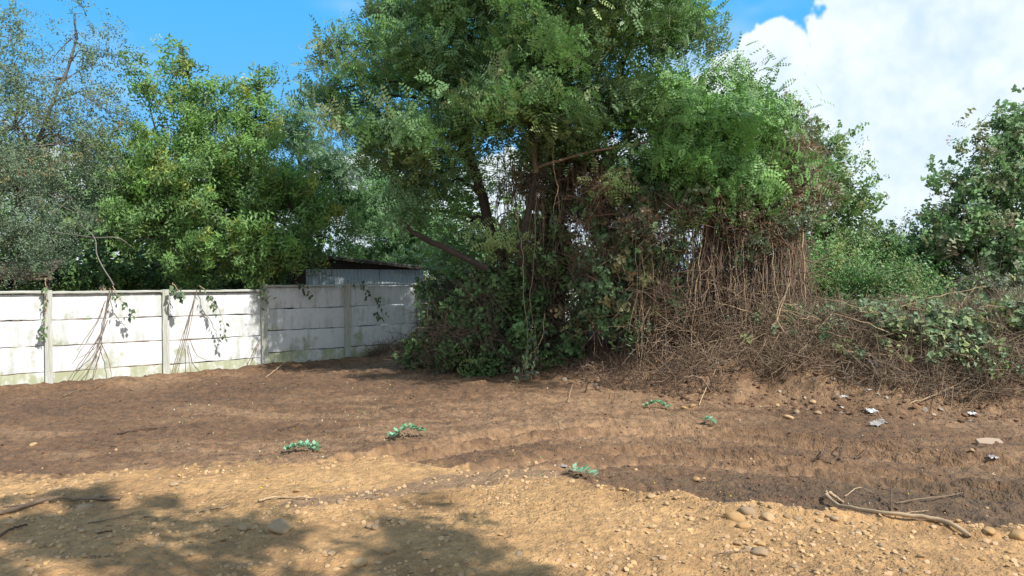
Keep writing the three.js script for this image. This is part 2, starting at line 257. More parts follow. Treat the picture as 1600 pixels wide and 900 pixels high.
// ------------------------------------------------------------------ roofs behind the wall
(function () {
  const sheet = (w, h, waves, seed) => { const g = new THREE.PlaneGeometry(w, h, waves * 6, 2), p = g.attributes.position; for (let k = 0; k < p.count; k++) p.setZ(k, 0.014 * Math.sin(p.getX(k) / w * waves * 6.2832)); g.computeVertexNormals(); return g; };
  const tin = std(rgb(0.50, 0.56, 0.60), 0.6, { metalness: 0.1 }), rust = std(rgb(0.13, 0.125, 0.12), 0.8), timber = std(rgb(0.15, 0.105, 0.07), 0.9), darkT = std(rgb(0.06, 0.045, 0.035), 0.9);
  const a = place(478, 430, 18.9), b = place(662, 430, 21.0), L = Math.hypot(b.x - a.x, b.z - a.z), s = thing('garden_shed', 'pale blue-grey corrugated shed with dark sloping roof behind the wall', 'shed', V(a.x, 0, a.z));
  s.rotation.y = Math.atan2(-(b.z - a.z), b.x - a.x);
  for (let k = 0; k < 5; k++) { const q = part('wall_sheet', sheet(L / 5 - 0.006, 2.2, 7, k), tin, s); q.position.set((k + 0.5) * L / 5, 1.10, (k % 2) * 0.012); }
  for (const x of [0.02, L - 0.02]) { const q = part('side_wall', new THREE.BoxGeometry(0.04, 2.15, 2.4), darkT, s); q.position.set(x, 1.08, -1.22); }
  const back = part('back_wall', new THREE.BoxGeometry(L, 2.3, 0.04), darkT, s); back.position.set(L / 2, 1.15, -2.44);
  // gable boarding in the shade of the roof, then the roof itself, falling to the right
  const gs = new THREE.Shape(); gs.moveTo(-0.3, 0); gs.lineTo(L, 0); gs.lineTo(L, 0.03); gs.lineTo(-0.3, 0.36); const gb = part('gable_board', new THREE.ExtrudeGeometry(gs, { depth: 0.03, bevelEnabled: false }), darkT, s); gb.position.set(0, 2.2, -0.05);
  const slope = Math.atan2(0.33, L + 0.3), roof = part('roof', new THREE.BoxGeometry(L + 0.75, 0.03, 2.9, 1, 1, 1), rust, s); roof.position.set(L / 2 - 0.12, 2.42, -1.05); roof.rotation.z = -slope;
  const fas = part('fascia', new THREE.BoxGeometry(L + 0.72, 0.07, 0.022), darkT, s); fas.position.set(L / 2 - 0.12, 2.38, 0.385); fas.rotation.z = -slope;
  const p0 = place(-40, 430, 16.2), l = thing('lean_to', 'small brown boarded lean-to roof under the sparse tree', 'lean-to', V(p0.x, 0, p0.z)); l.rotation.y = 0.25;
  for (let k = 0; k < 7; k++) { const q = part('roof_board', new THREE.BoxGeometry(1.55, 0.022, 0.17), timber, l); q.position.set(0.68, 2.07 + k * 0.05, -k * 0.15); q.rotation.x = 0.33; }
  const e = part('eave_beam', new THREE.BoxGeometry(1.6, 0.09, 0.06), timber, l); e.position.set(0.68, 1.99, 0.02);
  for (const x of [0, 1.35]) { const q = part('post', new THREE.BoxGeometry(0.09, 2.0, 0.09), darkT, l); q.position.set(x, 0.95, -0.08); }
})();

// ------------------------------------------------------------------ leaves: small sprays shared by all plants
function leafInto(P, base, dir, up, len, wid, fold = 0.25, blunt = 0.5) {      // folded along its rib
  const side = dir.clone().cross(up).normalize(), nrm = side.clone().cross(dir).normalize();
  const mid = base.clone().addScaledVector(dir, len * blunt), tip = base.clone().addScaledVector(dir, len).addScaledVector(nrm, -len * 0.12);
  const l = mid.clone().addScaledVector(side, wid / 2).addScaledVector(nrm, wid * fold), q = mid.clone().addScaledVector(side, -wid / 2).addScaledVector(nrm, wid * fold);
  for (const t of [[base, tip, l], [base, q, tip]]) for (const v of t) P.push(v.x, v.y, v.z);
}
function flat(P) { const g = new THREE.BufferGeometry(); g.setAttribute('position', new THREE.Float32BufferAttribute(P, 3)); g.computeVertexNormals(); return g; }
function rdir(r) { const z = r() * 2 - 1, a = r() * 6.2832, s = Math.sqrt(1 - z * z); return V(s * Math.cos(a), z, s * Math.sin(a)); }
function frondInto(P, o, dir, up, L, pairs, lw, r) {                              // feather-shaped locust leaf
  const side = dir.clone().cross(up).normalize(); let p = o.clone(), d = dir.clone();
  for (let k = 1; k <= pairs; k++) {
    d.y -= 0.07; d.normalize(); p = p.clone().addScaledVector(d, L / pairs); const s = 0.8 + 0.35 * Math.sin(k / pairs * 3);
    for (const q of [-1, 1]) leaflet(P, p, side.clone().multiplyScalar(q).addScaledVector(d, 0.35).add(V(0, -0.25 - 0.2 * r(), 0)).normalize(), up, lw * s * 1.9, lw * s);
  }
  leaflet(P, p, d, up, lw * 1.9, lw);
}
function leaflet(P, b, dir, up, len, wid) { const s = dir.clone().cross(up).normalize().multiplyScalar(wid / 2), m = b.clone().addScaledVector(dir, len * 0.5), t = b.clone().addScaledVector(dir, len), l = m.clone().add(s), q = m.clone().sub(s); for (const x of [b, q, l, l, q, t]) P.push(x.x, x.y, x.z); }
const SPRAY = {
  locust(seed) { const r = rng(seed), P = [], up = V(0, 0, 1); let p = V(0, 0, 0); for (let k = 0; k < 5; k++) { p = V(0, k * 0.085, 0); const a = k * 2.4 + r(), d = V(Math.cos(a), 0.55, Math.sin(a)).normalize(); frondInto(P, p, d, Math.abs(d.y) > 0.9 ? up : V(0, 1, 0), 0.2 + 0.07 * r(), 5, 0.033 + 0.004 * r(), r); } return flat(P); },
  cherry(seed) { const r = rng(seed), P = []; for (let k = 0; k < 10; k++) { const a = k * 2.4 + r(), d = V(Math.cos(a) * 0.8, 0.25 - 0.5 * r(), Math.sin(a) * 0.8).normalize(); leafInto(P, V(0, k * 0.032, 0), d, V(0.1, 1, 0), 0.085 + 0.04 * r(), 0.036 + 0.012 * r(), 0.22, 0.45); } return flat(P); },
  small(seed) { const r = rng(seed), P = []; for (let k = 0; k < 11; k++) { const a = k * 2.4 + r() * 2, d = V(Math.cos(a), 0.5 - r(), Math.sin(a)).normalize(); leafInto(P, V((r() - 0.5) * 0.05, k * 0.035, (r() - 0.5) * 0.05), d, V(0.1, 1, 0), 0.045 + 0.025 * r(), 0.022 + 0.008 * r(), 0.2, 0.5); } return flat(P); },
  broad(seed) { const r = rng(seed), P = []; for (let k = 0; k < 7; k++) { const a = k * 2.4 + r() * 2, d = V(Math.cos(a), 0.3 - 0.6 * r(), Math.sin(a)).normalize(); leafInto(P, V((r() - 0.5) * 0.06, k * 0.035, (r() - 0.5) * 0.06), d, V(0.1, 1, 0.1), 0.07 + 0.045 * r(), 0.062 + 0.03 * r(), 0.12, 0.4); } return flat(P); },
  twig(seed) { const r = rng(seed), b = new Build(); for (let k = 0; k < 4; k++) { const o = rdir(r).multiplyScalar(0.1), d = rdir(r), pts = []; for (let j = 0; j < 3; j++) pts.push(o.clone().addScaledVector(d, j * 0.24).add(rdir(r).multiplyScalar(0.04))); b.tube(pts, 0.0055, 0.003, 3, undefined, 0, null, 1, true); } return b.geo(); },
  strand(seed) { const r = rng(seed), b = new Build(), pts = []; let p = V(0, 0, 0), d = V(0, -1, 0); for (let j = 0; j < 11; j++) { pts.push(p.clone()); d.add(rdir(r).multiplyScalar(0.30)).setY(-Math.abs(d.y) - 0.35).normalize(); p.addScaledVector(d, 0.13); } b.tube(pts, 0.0062, 0.0035, 3, undefined, 0, null, 1, true); if (r() < 0.8) { const k = 3 + Math.floor(r() * 5), q = [pts[k]]; for (let j = 0; j < 3; j++) q.push(q[j].clone().add(V((r() - 0.5) * 0.18, -0.06 * r(), (r() - 0.5) * 0.18))); b.tube(q, 0.004, 0.002, 3, undefined, 0, null, 1, true); } return b.geo(); },
};
const KINDS = {}; for (const k in SPRAY) KINDS[k] = [1, 2, 3, 4, 5].map((s) => SPRAY[k](s * 17 + k.length));
let TRIS = 0; const Q = new THREE.Quaternion(), MX = new THREE.Matrix4(), UPV = V(0, 1, 0), CT = new THREE.Color();
// one part made of many sprays: list of [point, direction, size, r, g, b]
function spread(parent, name, kind, mat, list, r) {
  const src = KINDS[kind].map((g) => ({ p: g.attributes.position.array, n: g.index ? g.attributes.normal.array : null, i: g.index?.array }));
  let nv = 0, ni = 0; list.forEach((e, k) => { const q = src[k % 5]; nv += q.p.length; ni += q.i ? q.i.length : 0; });
  const P = new Float32Array(nv), C = new Float32Array(nv), N = src[0].n ? new Float32Array(nv) : null, I = ni ? new Uint32Array(ni) : null; let o = 0, oi = 0; const v = V(0, 0, 0);
  list.forEach((e, k) => {
    const q = src[k % 5]; Q.setFromUnitVectors(UPV, e[1].clone().normalize()); Q.multiply(new THREE.Quaternion().setFromAxisAngle(UPV, r() * 6.2832)); MX.compose(e[0], Q, V(e[2], e[2], e[2]));
    if (I) { const b = o / 3; for (let j = 0; j < q.i.length; j++) I[oi++] = q.i[j] + b; }
    for (let j = 0; j < q.p.length; j += 3) {
      v.set(q.p[j], q.p[j + 1], q.p[j + 2]).applyMatrix4(MX); P[o] = v.x; P[o + 1] = v.y; P[o + 2] = v.z;
      if (N) { v.set(q.n[j], q.n[j + 1], q.n[j + 2]).applyQuaternion(Q); N[o] = v.x; N[o + 1] = v.y; N[o + 2] = v.z; }
      C[o] = e[3]; C[o + 1] = e[4]; C[o + 2] = e[5]; o += 3;
    }
  });
  const g = new THREE.BufferGeometry(); g.setAttribute('position', new THREE.BufferAttribute(P, 3)); g.setAttribute('color', new THREE.BufferAttribute(C, 3)); if (N) g.setAttribute('normal', new THREE.BufferAttribute(N, 3)); else g.computeVertexNormals(); if (I) g.setIndex(new THREE.BufferAttribute(I, 1));
  TRIS += (I ? I.length : P.length / 3) / 3; const m = part(name, g, mat, parent); m.userData.kind = 'stuff'; return m;
}
// crown: lobes [u, v, distance, radius in u-units, weight], filled with clumps of sprays
function crownList(o, r) {
  const out = [], clumps = [], L = o.lobes.map(([u, v, d, R, w = 1]) => ({ c: o.world ? V(u, v, d) : place(u, v, d), R: o.world ? R : R * d / F, w })).concat((o.over ?? []).map(([c, R, w]) => ({ c, R, w, over: true }))), tot = L.reduce((s, l) => s + l.R ** 2.2 * l.w, 0);
  for (const l of L) {
    const n = o.n * l.R ** 2.2 * l.w / tot, per = o.per ?? 26, nc = Math.max(1, Math.round(n / per));
    for (let k = 0; k < nc; k++) {
      const dir = rdir(r); dir.y *= o.flatY ?? 0.9; const rho = l.R * (0.35 + 0.65 * Math.sqrt(r())) * (0.85 + 0.3 * r()), c = l.c.clone().addScaledVector(dir, rho); if (c.y < (o.floor ?? 0.1)) continue;
      clumps.push([c, l]); const cr = (o.clump ?? 0.3) * (0.6 + 0.8 * r()), tone = 1 + (r() - 0.5) * (o.vary ?? 0.5), warm = r() < (o.warmP ?? 0.12) ? 1 : 0;
      const axis = dir.clone().multiplyScalar(0.8).add(rdir(r).multiplyScalar(0.6)).add(V(0, o.lift ?? 0.2, 0)).normalize(), m = Math.round(per * (0.6 + 0.8 * r()));
      for (let j = 0; j < m; j++) {
        const g = rdir(r).multiplyScalar(cr * Math.cbrt(r())); g.y *= o.tier ?? 1; const along = axis.clone().multiplyScalar((r() - 0.4) * cr * 1.6), p = c.clone().add(g).add(along);
        const d = axis.clone().multiplyScalar(0.7).add(rdir(r).multiplyScalar(0.8)).add(V(0, -(o.droop ?? 0), 0)), t = tone * (0.75 + 0.5 * r()), w = warm * 0.6 + (r() < 0.06 ? 0.7 : 0);
        const [cr0, cg0, cb0] = o.tint; out.push([p, d, (o.size ?? 1) * (0.6 + 0.7 * r()), lerp(cr0, o.warm?.[0] ?? cr0 * 1.5, w) * t, lerp(cg0, o.warm?.[1] ?? cg0 * 1.2, w) * t, lerp(cb0, o.warm?.[2] ?? cb0, w) * t]);
      }
    }
  }
  return { out, clumps, L };
}
function tree(o) {
  const r = rng(o.seed), t = thing(o.name, o.label, o.category ?? 'tree', null, o.group), { out, clumps, L } = crownList(o, r), bark = o.bark ?? M.bark;
  const trunk = new Build(), limbs = new Build(), nodes = [];
  for (const [pts, r0, r1] of o.trunks) { const s = wiggle(smooth(pts, 16), r0 * 0.5, r); trunk.tube(s, r0, r1, 9, [1, 1, 1], 0.22, r, 0.8); s.forEach((p, k) => k > 3 && nodes.push([p, lerp(r0, r1, k / 16)])); }
  if (o.trunks.length) {
    part('trunk', trunk.geo(), bark, t);
    const hub = [];
    for (const l of L) {
      let best = null, bd = 1e9; for (const nd of nodes) { const d = nd[0].distanceTo(l.c) + Math.max(0, nd[0].y - l.c.y) * 1.5; if (d < bd) { bd = d; best = nd; } }
      if (l.over) best = nodes[12];
      const a = best[0], m = a.clone().lerp(l.c, 0.5).add(V((r() - 0.5) * 0.3, 0.25 * r() + 0.1, (r() - 0.5) * 0.3)), rr = Math.min(best[1] * 0.6, 0.02 + 0.022 * l.R + 0.006 * bd);
      const s = wiggle(smooth([a, m, l.c], 9), 0.07, r); limbs.tube(s, rr, rr * 0.35, 6, [1, 1, 1], 0.2, r); hub.push([l, s[6], s[9]]);
    }
    for (const [c, l] of clumps) { if (r() > (o.twigs ?? 0.6)) continue; const h = hub.find((q) => q[0] === l), a = r() < 0.5 ? h[1] : h[2], e = a.clone().lerp(c, 1.12), m = a.clone().lerp(c, 0.55).add(rdir(r).multiplyScalar(0.1)); limbs.tube(smooth([a, m, e], 5), 0.014, 0.004, 4, [1, 1, 1], 0, r); }
    if (limbs.i.length) part('branches', limbs.geo(), bark, t).userData.kind = 'stuff';
  }
  for (const [pts, r0, r1, mat] of o.shown ?? []) part('branch', new Build().tube(wiggle(smooth(pts, 14), r0 * 0.6, r), r0, r1, 7, [1, 1, 1], 0.2, r).geo(), mat ?? bark, t);
  spread(t, 'crown', o.kind, o.mat ?? M.leaf, out, r);
  return t;
}
const foot = (u, d) => { const p = place(u, 430, d); p.y = gh(p.x, p.z) - 0.08; return p; };

// ------------------------------------------------------------------ trees behind the wall
tree({ seed: 101, name: 'sparse_tree', label: 'tall sparse tree with small grey-green leaves at the left edge', kind: 'small', bark: M.barkGrey, n: 4600, per: 14, clump: 0.28, tint: [0.155, 0.240, 0.125], warm: [0.34, 0.27, 0.10], vary: 0.5, warmP: 0.05, droop: 0.35, size: 1.15, twigs: 0.6,
  trunks: [[[foot(10, 17.2), place(16, 400, 17.2), place(36, 290, 17.1), place(78, 170, 17), place(112, 90, 17), place(118, 20, 17)], 0.09, 0.015], [[place(30, 310, 17.1), place(-10, 200, 17), place(-30, 80, 16.8)], 0.08, 0.02]],
  lobes: [[112, 60, 17, 42, 0.5], [135, 25, 17, 32, 0.4], [160, 90, 16.8, 38, 0.35], [90, 130, 17, 55, 0.7], [150, 165, 17, 52, 0.8], [30, 120, 17, 48, 0.8], [-20, 60, 17, 60, 0.9], [20, 200, 16.8, 72], [95, 225, 16.8, 68], [165, 240, 17, 46], [30, 290, 16.5, 75], [110, 310, 16.6, 66], [40, 372, 16.2, 62], [-40, 260, 17, 90], [-50, 380, 16.4, 70], [85, 385, 16.4, 40]] });
tree({ seed: 102, name: 'cherry_tree', label: 'bushy tree with drooping yellow-green leaves behind the middle of the wall', kind: 'cherry', n: 6400, per: 22, clump: 0.24, tint: [0.150, 0.300, 0.052], warm: [0.36, 0.38, 0.055], vary: 0.5, droop: 0.45, size: 1.05, lift: 0.5,
  trunks: [[[foot(335, 17.9), place(335, 380, 17.9), place(330, 280, 17.8), place(300, 150, 17.8), place(284, 70, 17.8)], 0.11, 0.015], [[place(335, 390, 17.9), place(380, 280, 17.8), place(400, 180, 17.8), place(405, 100, 17.8)], 0.07, 0.012], [[place(332, 370, 17.9), place(260, 260, 17.6), place(228, 140, 17.6)], 0.06, 0.01]],
  lobes: [[284, 88, 17.8, 15, 1.6], [290, 120, 17.8, 20, 1.6], [282, 155, 17.8, 28, 1.3], [326, 150, 17.8, 22, 1.2], [405, 112, 17.8, 14, 1.6], [398, 150, 17.8, 24, 1.3], [385, 185, 17.8, 34], [225, 110, 17.6, 13, 1.5], [240, 150, 17.6, 20, 1.3], [340, 205, 17.6, 50], [255, 205, 17.6, 46], [300, 270, 17.3, 78], [400, 260, 17.3, 66], [225, 275, 17.3, 58], [455, 325, 17.4, 58], [350, 345, 17, 80], [250, 350, 17, 60], [430, 385, 17.2, 58], [500, 370, 17.6, 44], [330, 405, 16.8, 46], [410, 420, 17, 34], [215, 372, 16.8, 30, 0.6], [505, 325, 17.8, 32], [285, 410, 16.9, 36, 0.7]],
  shown: [[[place(178, 446, 15.1), place(152, 400, 15.5), place(148, 372, 15.7), place(125, 350, 15.9)], 0.014, 0.008, M.barkGrey], [[place(205, 385, 16.2), place(185, 372, 16), place(150, 371, 15.8), place(82, 362, 15.6)], 0.014, 0.006, M.barkGrey]] });
tree({ seed: 103, name: 'locust_tree', label: 'dark feathery tree showing between the yellow-green tree and the tall one', kind: 'locust', n: 700, per: 14, clump: 0.45, tier: 0.45, tint: [0.095, 0.205, 0.075], vary: 0.4, droop: 0.2, size: 1.15,
  trunks: [[[foot(470, 23), place(470, 380, 23), place(468, 260, 23), place(455, 200, 23)], 0.13, 0.03]], lobes: [[440, 200, 23, 34], [478, 215, 23, 40], [510, 250, 23, 36], [470, 270, 23, 46], [528, 278, 23, 24], [440, 300, 23, 50], [500, 320, 23, 40]] });
tree({ seed: 104, name: 'locust_tree', label: 'bright green feathery tree rising behind the shed roof', kind: 'locust', n: 1700, per: 18, clump: 0.5, tier: 0.4, tint: [0.105, 0.240, 0.060], vary: 0.5, droop: 0.25, size: 1.1,
  trunks: [[[foot(620, 24), place(620, 400, 24), place(610, 320, 24)], 0.14, 0.04]], lobes: [[575, 320, 24, 38], [610, 300, 24, 36], [590, 360, 23.6, 44], [645, 345, 24, 42], [650, 395, 23.6, 38], [580, 400, 23.6, 36], [700, 380, 24, 36], [710, 420, 23, 34], [620, 420, 23, 40], [560, 420, 24, 36]] });
// trees farther back, closing the view below the crowns
[['dark mass of a tree far back behind the sparse tree', 105, [[60, 330, 25, 120], [-60, 280, 26, 140], [120, 400, 24, 80], [160, 300, 25, 70]]], ['dark tree far back behind the yellow-green tree', 106, [[260, 340, 26, 110], [180, 380, 25, 90], [330, 390, 25, 90]]], ['dark tree far back at the left of the shed', 107, [[430, 380, 27, 80], [480, 420, 26, 70], [400, 425, 25, 70]]],
 ['low distant tree seen under the arching limbs', 108, [[740, 440, 40, 34], [800, 430, 42, 40], [690, 438, 40, 36], [860, 425, 40, 50]]], ['loose tree standing behind the arching limbs', 110, [[760, 370, 27, 44], [800, 330, 27, 34], [715, 345, 27, 40], [790, 410, 27, 50], [850, 370, 27, 60]]], ['distant tree behind the curtain of dead vines', 109, [[1000, 410, 30, 60], [1090, 390, 30, 80], [1180, 400, 30, 80]]]]
  .forEach(([label, seed, lobes]) => tree({ seed, name: 'background_tree', label, kind: 'broad', mat: M.leafDull, n: 430 * lobes.reduce((s, l) => s + (l[3] * l[2] / F) ** 2, 0) / 4, per: 14, clump: 0.5, tint: [0.105, 0.185, 0.060], size: 1.9, group: 'trees in the far background', trunks: [[[foot(lobes[0][0], lobes[0][2]), place(lobes[0][0], lobes[0][1], lobes[0][2])], 0.2, 0.06]], lobes, twigs: 0 }));
// shrubs in the gloom just behind the wall
[[60, 430, 17.4, 42, 'dark shrub behind the wall beside the lean-to'], [150, 425, 18.6, 50, 'dark shrub behind the wall under the sparse tree'], [250, 425, 19.0, 52, 'dark shrub behind the second wall bay'], [340, 430, 19.5, 55, 'dark shrub behind the third wall bay'], [440, 425, 20.2, 50, 'dark shrub behind the wall left of the shed']]
  .forEach(([u, v, d, R, label], k) => tree({ seed: 140 + k, name: 'shrub', category: 'shrub', label, kind: 'broad', mat: M.leafDull, n: 420, per: 16, clump: 0.26, tint: [0.095, 0.180, 0.050], size: 1.1, group: 'shrubs behind the wall', trunks: [[[foot(u, d), place(u, v, d)], 0.04, 0.015]], lobes: [[u, v, d, R], [u - R * 0.7, v + 12, d, R * 0.7], [u + R * 0.7, v + 14, d, R * 0.7]] }));

// ------------------------------------------------------------------ the tall overgrown locust
const TR = 15.6;
tree({ seed: 201, name: 'locust_tree', label: 'tall ivy-choked feathery tree arching over the centre of the plot', kind: 'locust', n: 6500, per: 24, clump: 0.5, tier: 0.34, tint: [0.138, 0.285, 0.072], warm: [0.30, 0.36, 0.12], vary: 0.6, droop: 0.3, size: 1.08, lift: 0.05, twigs: 0.7,
  trunks: [[[foot(868, TR), place(862, 480, TR), place(868, 360, TR), place(880, 230, TR), place(868, 60, TR), place(850, -120, TR)], 0.30, 0.09], [[place(855, 470, TR), place(790, 410, TR), place(745, 280, TR), place(700, 180, TR + 0.3), place(660, 60, TR + 0.4)], 0.15, 0.05], [[place(872, 330, TR), place(940, 190, TR + 0.3), place(985, 60, TR + 0.5), place(1000, -40, TR + 0.5)], 0.13, 0.04]],
  lobes: [[522, 140, 15.4, 18, 0.9], [535, 70, 15.4, 18, 0.9], [548, 165, 15.4, 28, 0.9], [570, 85, 15.6, 36], [1088, 35, 15.4, 20, 0.8], [610, 130, 15.6, 40, 0.8], [600, 40, 15.8, 46], [660, 20, 15.8, 60], [650, 90, 15.2, 50], [740, 60, 14.8, 80], [830, 40, 14.4, 90], [920, 50, 13.8, 85], [1000, 30, 15.6, 70], [1062, 50, 15.6, 40], [1040, 0, 15.8, 50], [1020, 105, 15.8, 34, 0.7], [730, 140, 14.7, 66], [820, 140, 14.5, 70], [900, 140, 13.9, 68], [960, 125, 15.4, 50, 0.7],
    [575, 205, 15, 36], [620, 185, 14.9, 42], [640, 240, 15, 48], [700, 215, 14.2, 56], [760, 205, 14.4, 52], [590, 255, 15.6, 44], [680, 300, 15.8, 50], [640, 330, 16, 40, 0.7], [720, 350, 16, 46, 0.7], [760, 390, 16, 44, 0.6], [900, 215, 14.9, 58], [840, 200, 14.6, 46], [970, 200, 15.2, 52], [985, 270, 15, 46, 0.8], [940, 290, 15, 40, 0.7], [700, -70, 15.4, 100], [840, -90, 13.6, 130], [980, -70, 14.2, 110], [620, 110, 17.8, 56, 0.6], [700, 140, 18, 66, 0.6], [800, 110, 18.2, 80, 0.6], [900, 90, 18, 80, 0.6], [730, 30, 18.2, 80, 0.6], [720, 250, 17.6, 46, 0.6], [840, 220, 17.6, 56, 0.6]],
  over: [[-1.3, 0.7, -15.1, 10.4, 0.9], [-0.5, 1.0, -14.9, 9.9, 1.0], [0.4, 1.0, -14.9, 10.2, 1.0], [1.4, 1.6, -14.8, 10, 0.8], [-2.4, 0.2, -15.3, 10.8, 0.7], [0.2, 1.6, -15.2, 9.6, 0.8]].map(([x, y, z, t, R]) => [V(x, y, z).addScaledVector(SUN, t), R, 0.55]),
  shown: [[[place(762, 420, 14.9), place(716, 398, 14.9), place(662, 372, 14.9), place(640, 358, 14.8), place(630, 344, 14.8)], 0.075, 0.028], [[place(838, 270, 14.5), place(834, 225, 14.5), place(828, 195, 14.5), place(834, 165, 14.6)], 0.05, 0.04, M.dry], [[place(838, 262, 14.5), place(900, 243, 14.4), place(960, 231, 14.4), place(1060, 222, 14.4), place(1100, 250, 14.3)], 0.032, 0.014, M.dry], [[place(838, 262, 14.55), place(826, 330, 14.7), place(812, 400, 14.9), place(850, 470, 15.1)], 0.06, 0.08]] });

function ivyOver(o) {          // leaves and stems hung over a trunk or a mound
  const r = rng(o.seed), t = thing(o.name, o.label, o.category, null, o.group), list = crownList(o, r).out; spread(t, 'foliage', o.kind ?? 'broad', o.mat ?? M.leaf, list, r);
  if (o.twig) { const tl = crownList({ ...o, n: o.twig, tint: o.twigTint ?? [0.12, 0.085, 0.058], warm: null, size: o.twigSize ?? 1.1, warmP: 0 }, r).out; spread(t, 'twigs', 'twig', M.dryTint, tl, r); }
  if (o.strands) { const sl = []; for (let k = 0; k < o.strands; k++) { const q = r(), p = place(775 + 215 * r(), 235 + 240 * r() * r(), 14.6 + 1.2 * r()), c = 0.7 + 0.6 * r(); sl.push([p, V((r() - 0.5) * 0.25, 1, (r() - 0.5) * 0.25), 0.6 + 0.6 * r(), 0.13 * c, 0.09 * c, 0.065 * c]); } spread(t, 'hanging_stems', 'strand', M.dryTint, sl, r); }
  if (o.stems) { const b = new Build(); for (const [p, q, a] of o.stems) b.tube(wiggle(smooth([p, p.clone().lerp(q, 0.5).add(V(0, a ?? 0.1, 0.1)), q], 9), 0.05, r), 0.012, 0.007, 4, [1, 1, 1], 0, r); part('stem', b.geo(), M.dry, t); }
  return t;
}
ivyOver({ seed: 211, name: 'climbing_ivy', category: 'ivy', label: 'dark ivy smothering the trunk of the tall tree', mat: M.leafDull, n: 2600, per: 18, clump: 0.22, tint: [0.085, 0.155, 0.050], size: 0.95, droop: 0.6, twig: 500, stems: [[foot(850, 15), place(850, 250, 15)], [foot(890, 15), place(905, 260, 15)]],
  lobes: [[862, 250, 15.5, 36], [885, 300, 15.5, 36], [870, 350, 15.5, 38], [880, 400, 15.4, 42], [870, 450, 15.4, 46], [860, 500, 15.4, 50], [875, 545, 15.3, 44], [925, 270, 15.6, 30], [930, 330, 15.5, 30], [820, 470, 15.3, 36], [800, 520, 15.3, 40], [840, 300, 15, 20], [832, 360, 15, 24], [832, 420, 15, 28], [905, 230, 15.3, 30], [950, 250, 15.2, 30], [790, 440, 15.2, 28]], strands: 420 });
ivyOver({ seed: 212, name: 'climbing_ivy', category: 'ivy', label: 'lit pale green creeper right of the dark trunk', n: 2300, per: 16, clump: 0.2, tint: [0.100, 0.185, 0.055], warm: [0.330, 0.247, 0.099], warmP: 0.2, size: 0.95, droop: 0.5, twig: 420, twigTint: [0.2, 0.12, 0.08], stems: [[foot(960, 14.4), place(950, 330, 14.6)], [foot(1000, 14.2), place(990, 350, 14.6)]],
  lobes: [[935, 330, 14.8, 22], [950, 370, 14.7, 28], [985, 360, 14.7, 24], [970, 410, 14.5, 36], [930, 430, 14.6, 32], [1010, 430, 14.4, 30], [960, 470, 14.3, 40], [1005, 490, 14.1, 32], [925, 500, 14.4, 30], [1035, 400, 14.3, 24], [1000, 310, 14.4, 28], [945, 290, 14.6, 26], [1040, 470, 14, 20]] });
ivyOver({ seed: 213, name: 'undergrowth', category: 'undergrowth', label: 'dark leafy undergrowth heaped between the wall and the tall trunk', mat: M.leafDull, n: 3300, per: 18, clump: 0.24, tint: [0.085, 0.155, 0.050], size: 0.95, droop: 0.3, twig: 1000, floor: -0.1, stems: [[place(640, 570, 15.9), place(700, 470, 15.8)], [place(700, 580, 15), place(740, 480, 15.4)], [place(760, 590, 14.8), place(780, 470, 15.2)]],
  lobes: [[755, 480, 15.6, 56], [712, 490, 16, 44], [695, 525, 16, 40], [668, 550, 16, 28], [640, 572, 16, 16], [735, 530, 15.2, 48], [790, 460, 15.6, 52], [790, 520, 15, 50], [770, 556, 14.8, 32], [715, 560, 15.2, 28], [700, 455, 17, 30], [830, 556, 14.8, 30]] });

// ------------------------------------------------------------------ the vine-hung tree and its curtain of dead stems
const VT = 15;
tree({ seed: 221, name: 'vine_hung_tree', label: 'bright green feathery tree draped in brown vines right of the trunk', kind: 'locust', n: 2500, per: 18, clump: 0.42, tier: 0.5, tint: [0.150, 0.330, 0.055], warm: [0.181, 0.297, 0.066], vary: 0.5, droop: 0.25, size: 1.0, lift: 0.3,
  trunks: [[[foot(1110, VT), place(1112, 450, VT), place(1105, 340, VT), place(1120, 220, VT), place(1130, 150, VT)], 0.16, 0.03], [[foot(1180, VT + 0.4), place(1185, 430, VT + 0.4), place(1190, 300, VT), place(1185, 200, VT)], 0.10, 0.02]],
  lobes: [[1045, 175, 15, 36], [1085, 180, 15, 44], [1135, 160, 15, 42], [1175, 175, 15, 36], [1190, 215, 15, 36], [1060, 230, 14.6, 48], [1120, 230, 14.5, 54], [1165, 255, 14.6, 44], [1040, 275, 14.6, 36], [1090, 285, 14.4, 46], [1145, 290, 14.5, 40]],
  shown: [[[place(1100, 250, 14.2), place(1070, 226, 14.3), place(1010, 222, 14.4)], 0.02, 0.012, M.dry]] });
ivyOver({ seed: 222, name: 'creeper', category: 'creeper', label: 'browning creeper over the right shoulder of the vine-hung tree', n: 1700, per: 15, clump: 0.24, tint: [0.150, 0.200, 0.090], warm: [0.30, 0.16, 0.08], warmP: 0.35, size: 0.9, droop: 0.5, twig: 900, twigTint: [0.23, 0.14, 0.095], twigSize: 0.9, stems: [[foot(1215, 15), place(1215, 200, 15)], [foot(1240, 15), place(1235, 250, 15)]],
  lobes: [[1215, 190, 15, 26, 0.5], [1245, 205, 15.2, 24, 0.4], [1200, 240, 14.8, 36], [1235, 260, 15, 36], [1190, 300, 14.6, 36], [1235, 310, 14.8, 38], [1170, 340, 14.4, 34], [1215, 345, 14.2, 34], [1130, 335, 14, 30, 0.8], [1195, 390, 13.9, 22, 0.6], [1060, 325, 14, 26, 0.7], [1015, 345, 14, 26, 0.8]] });
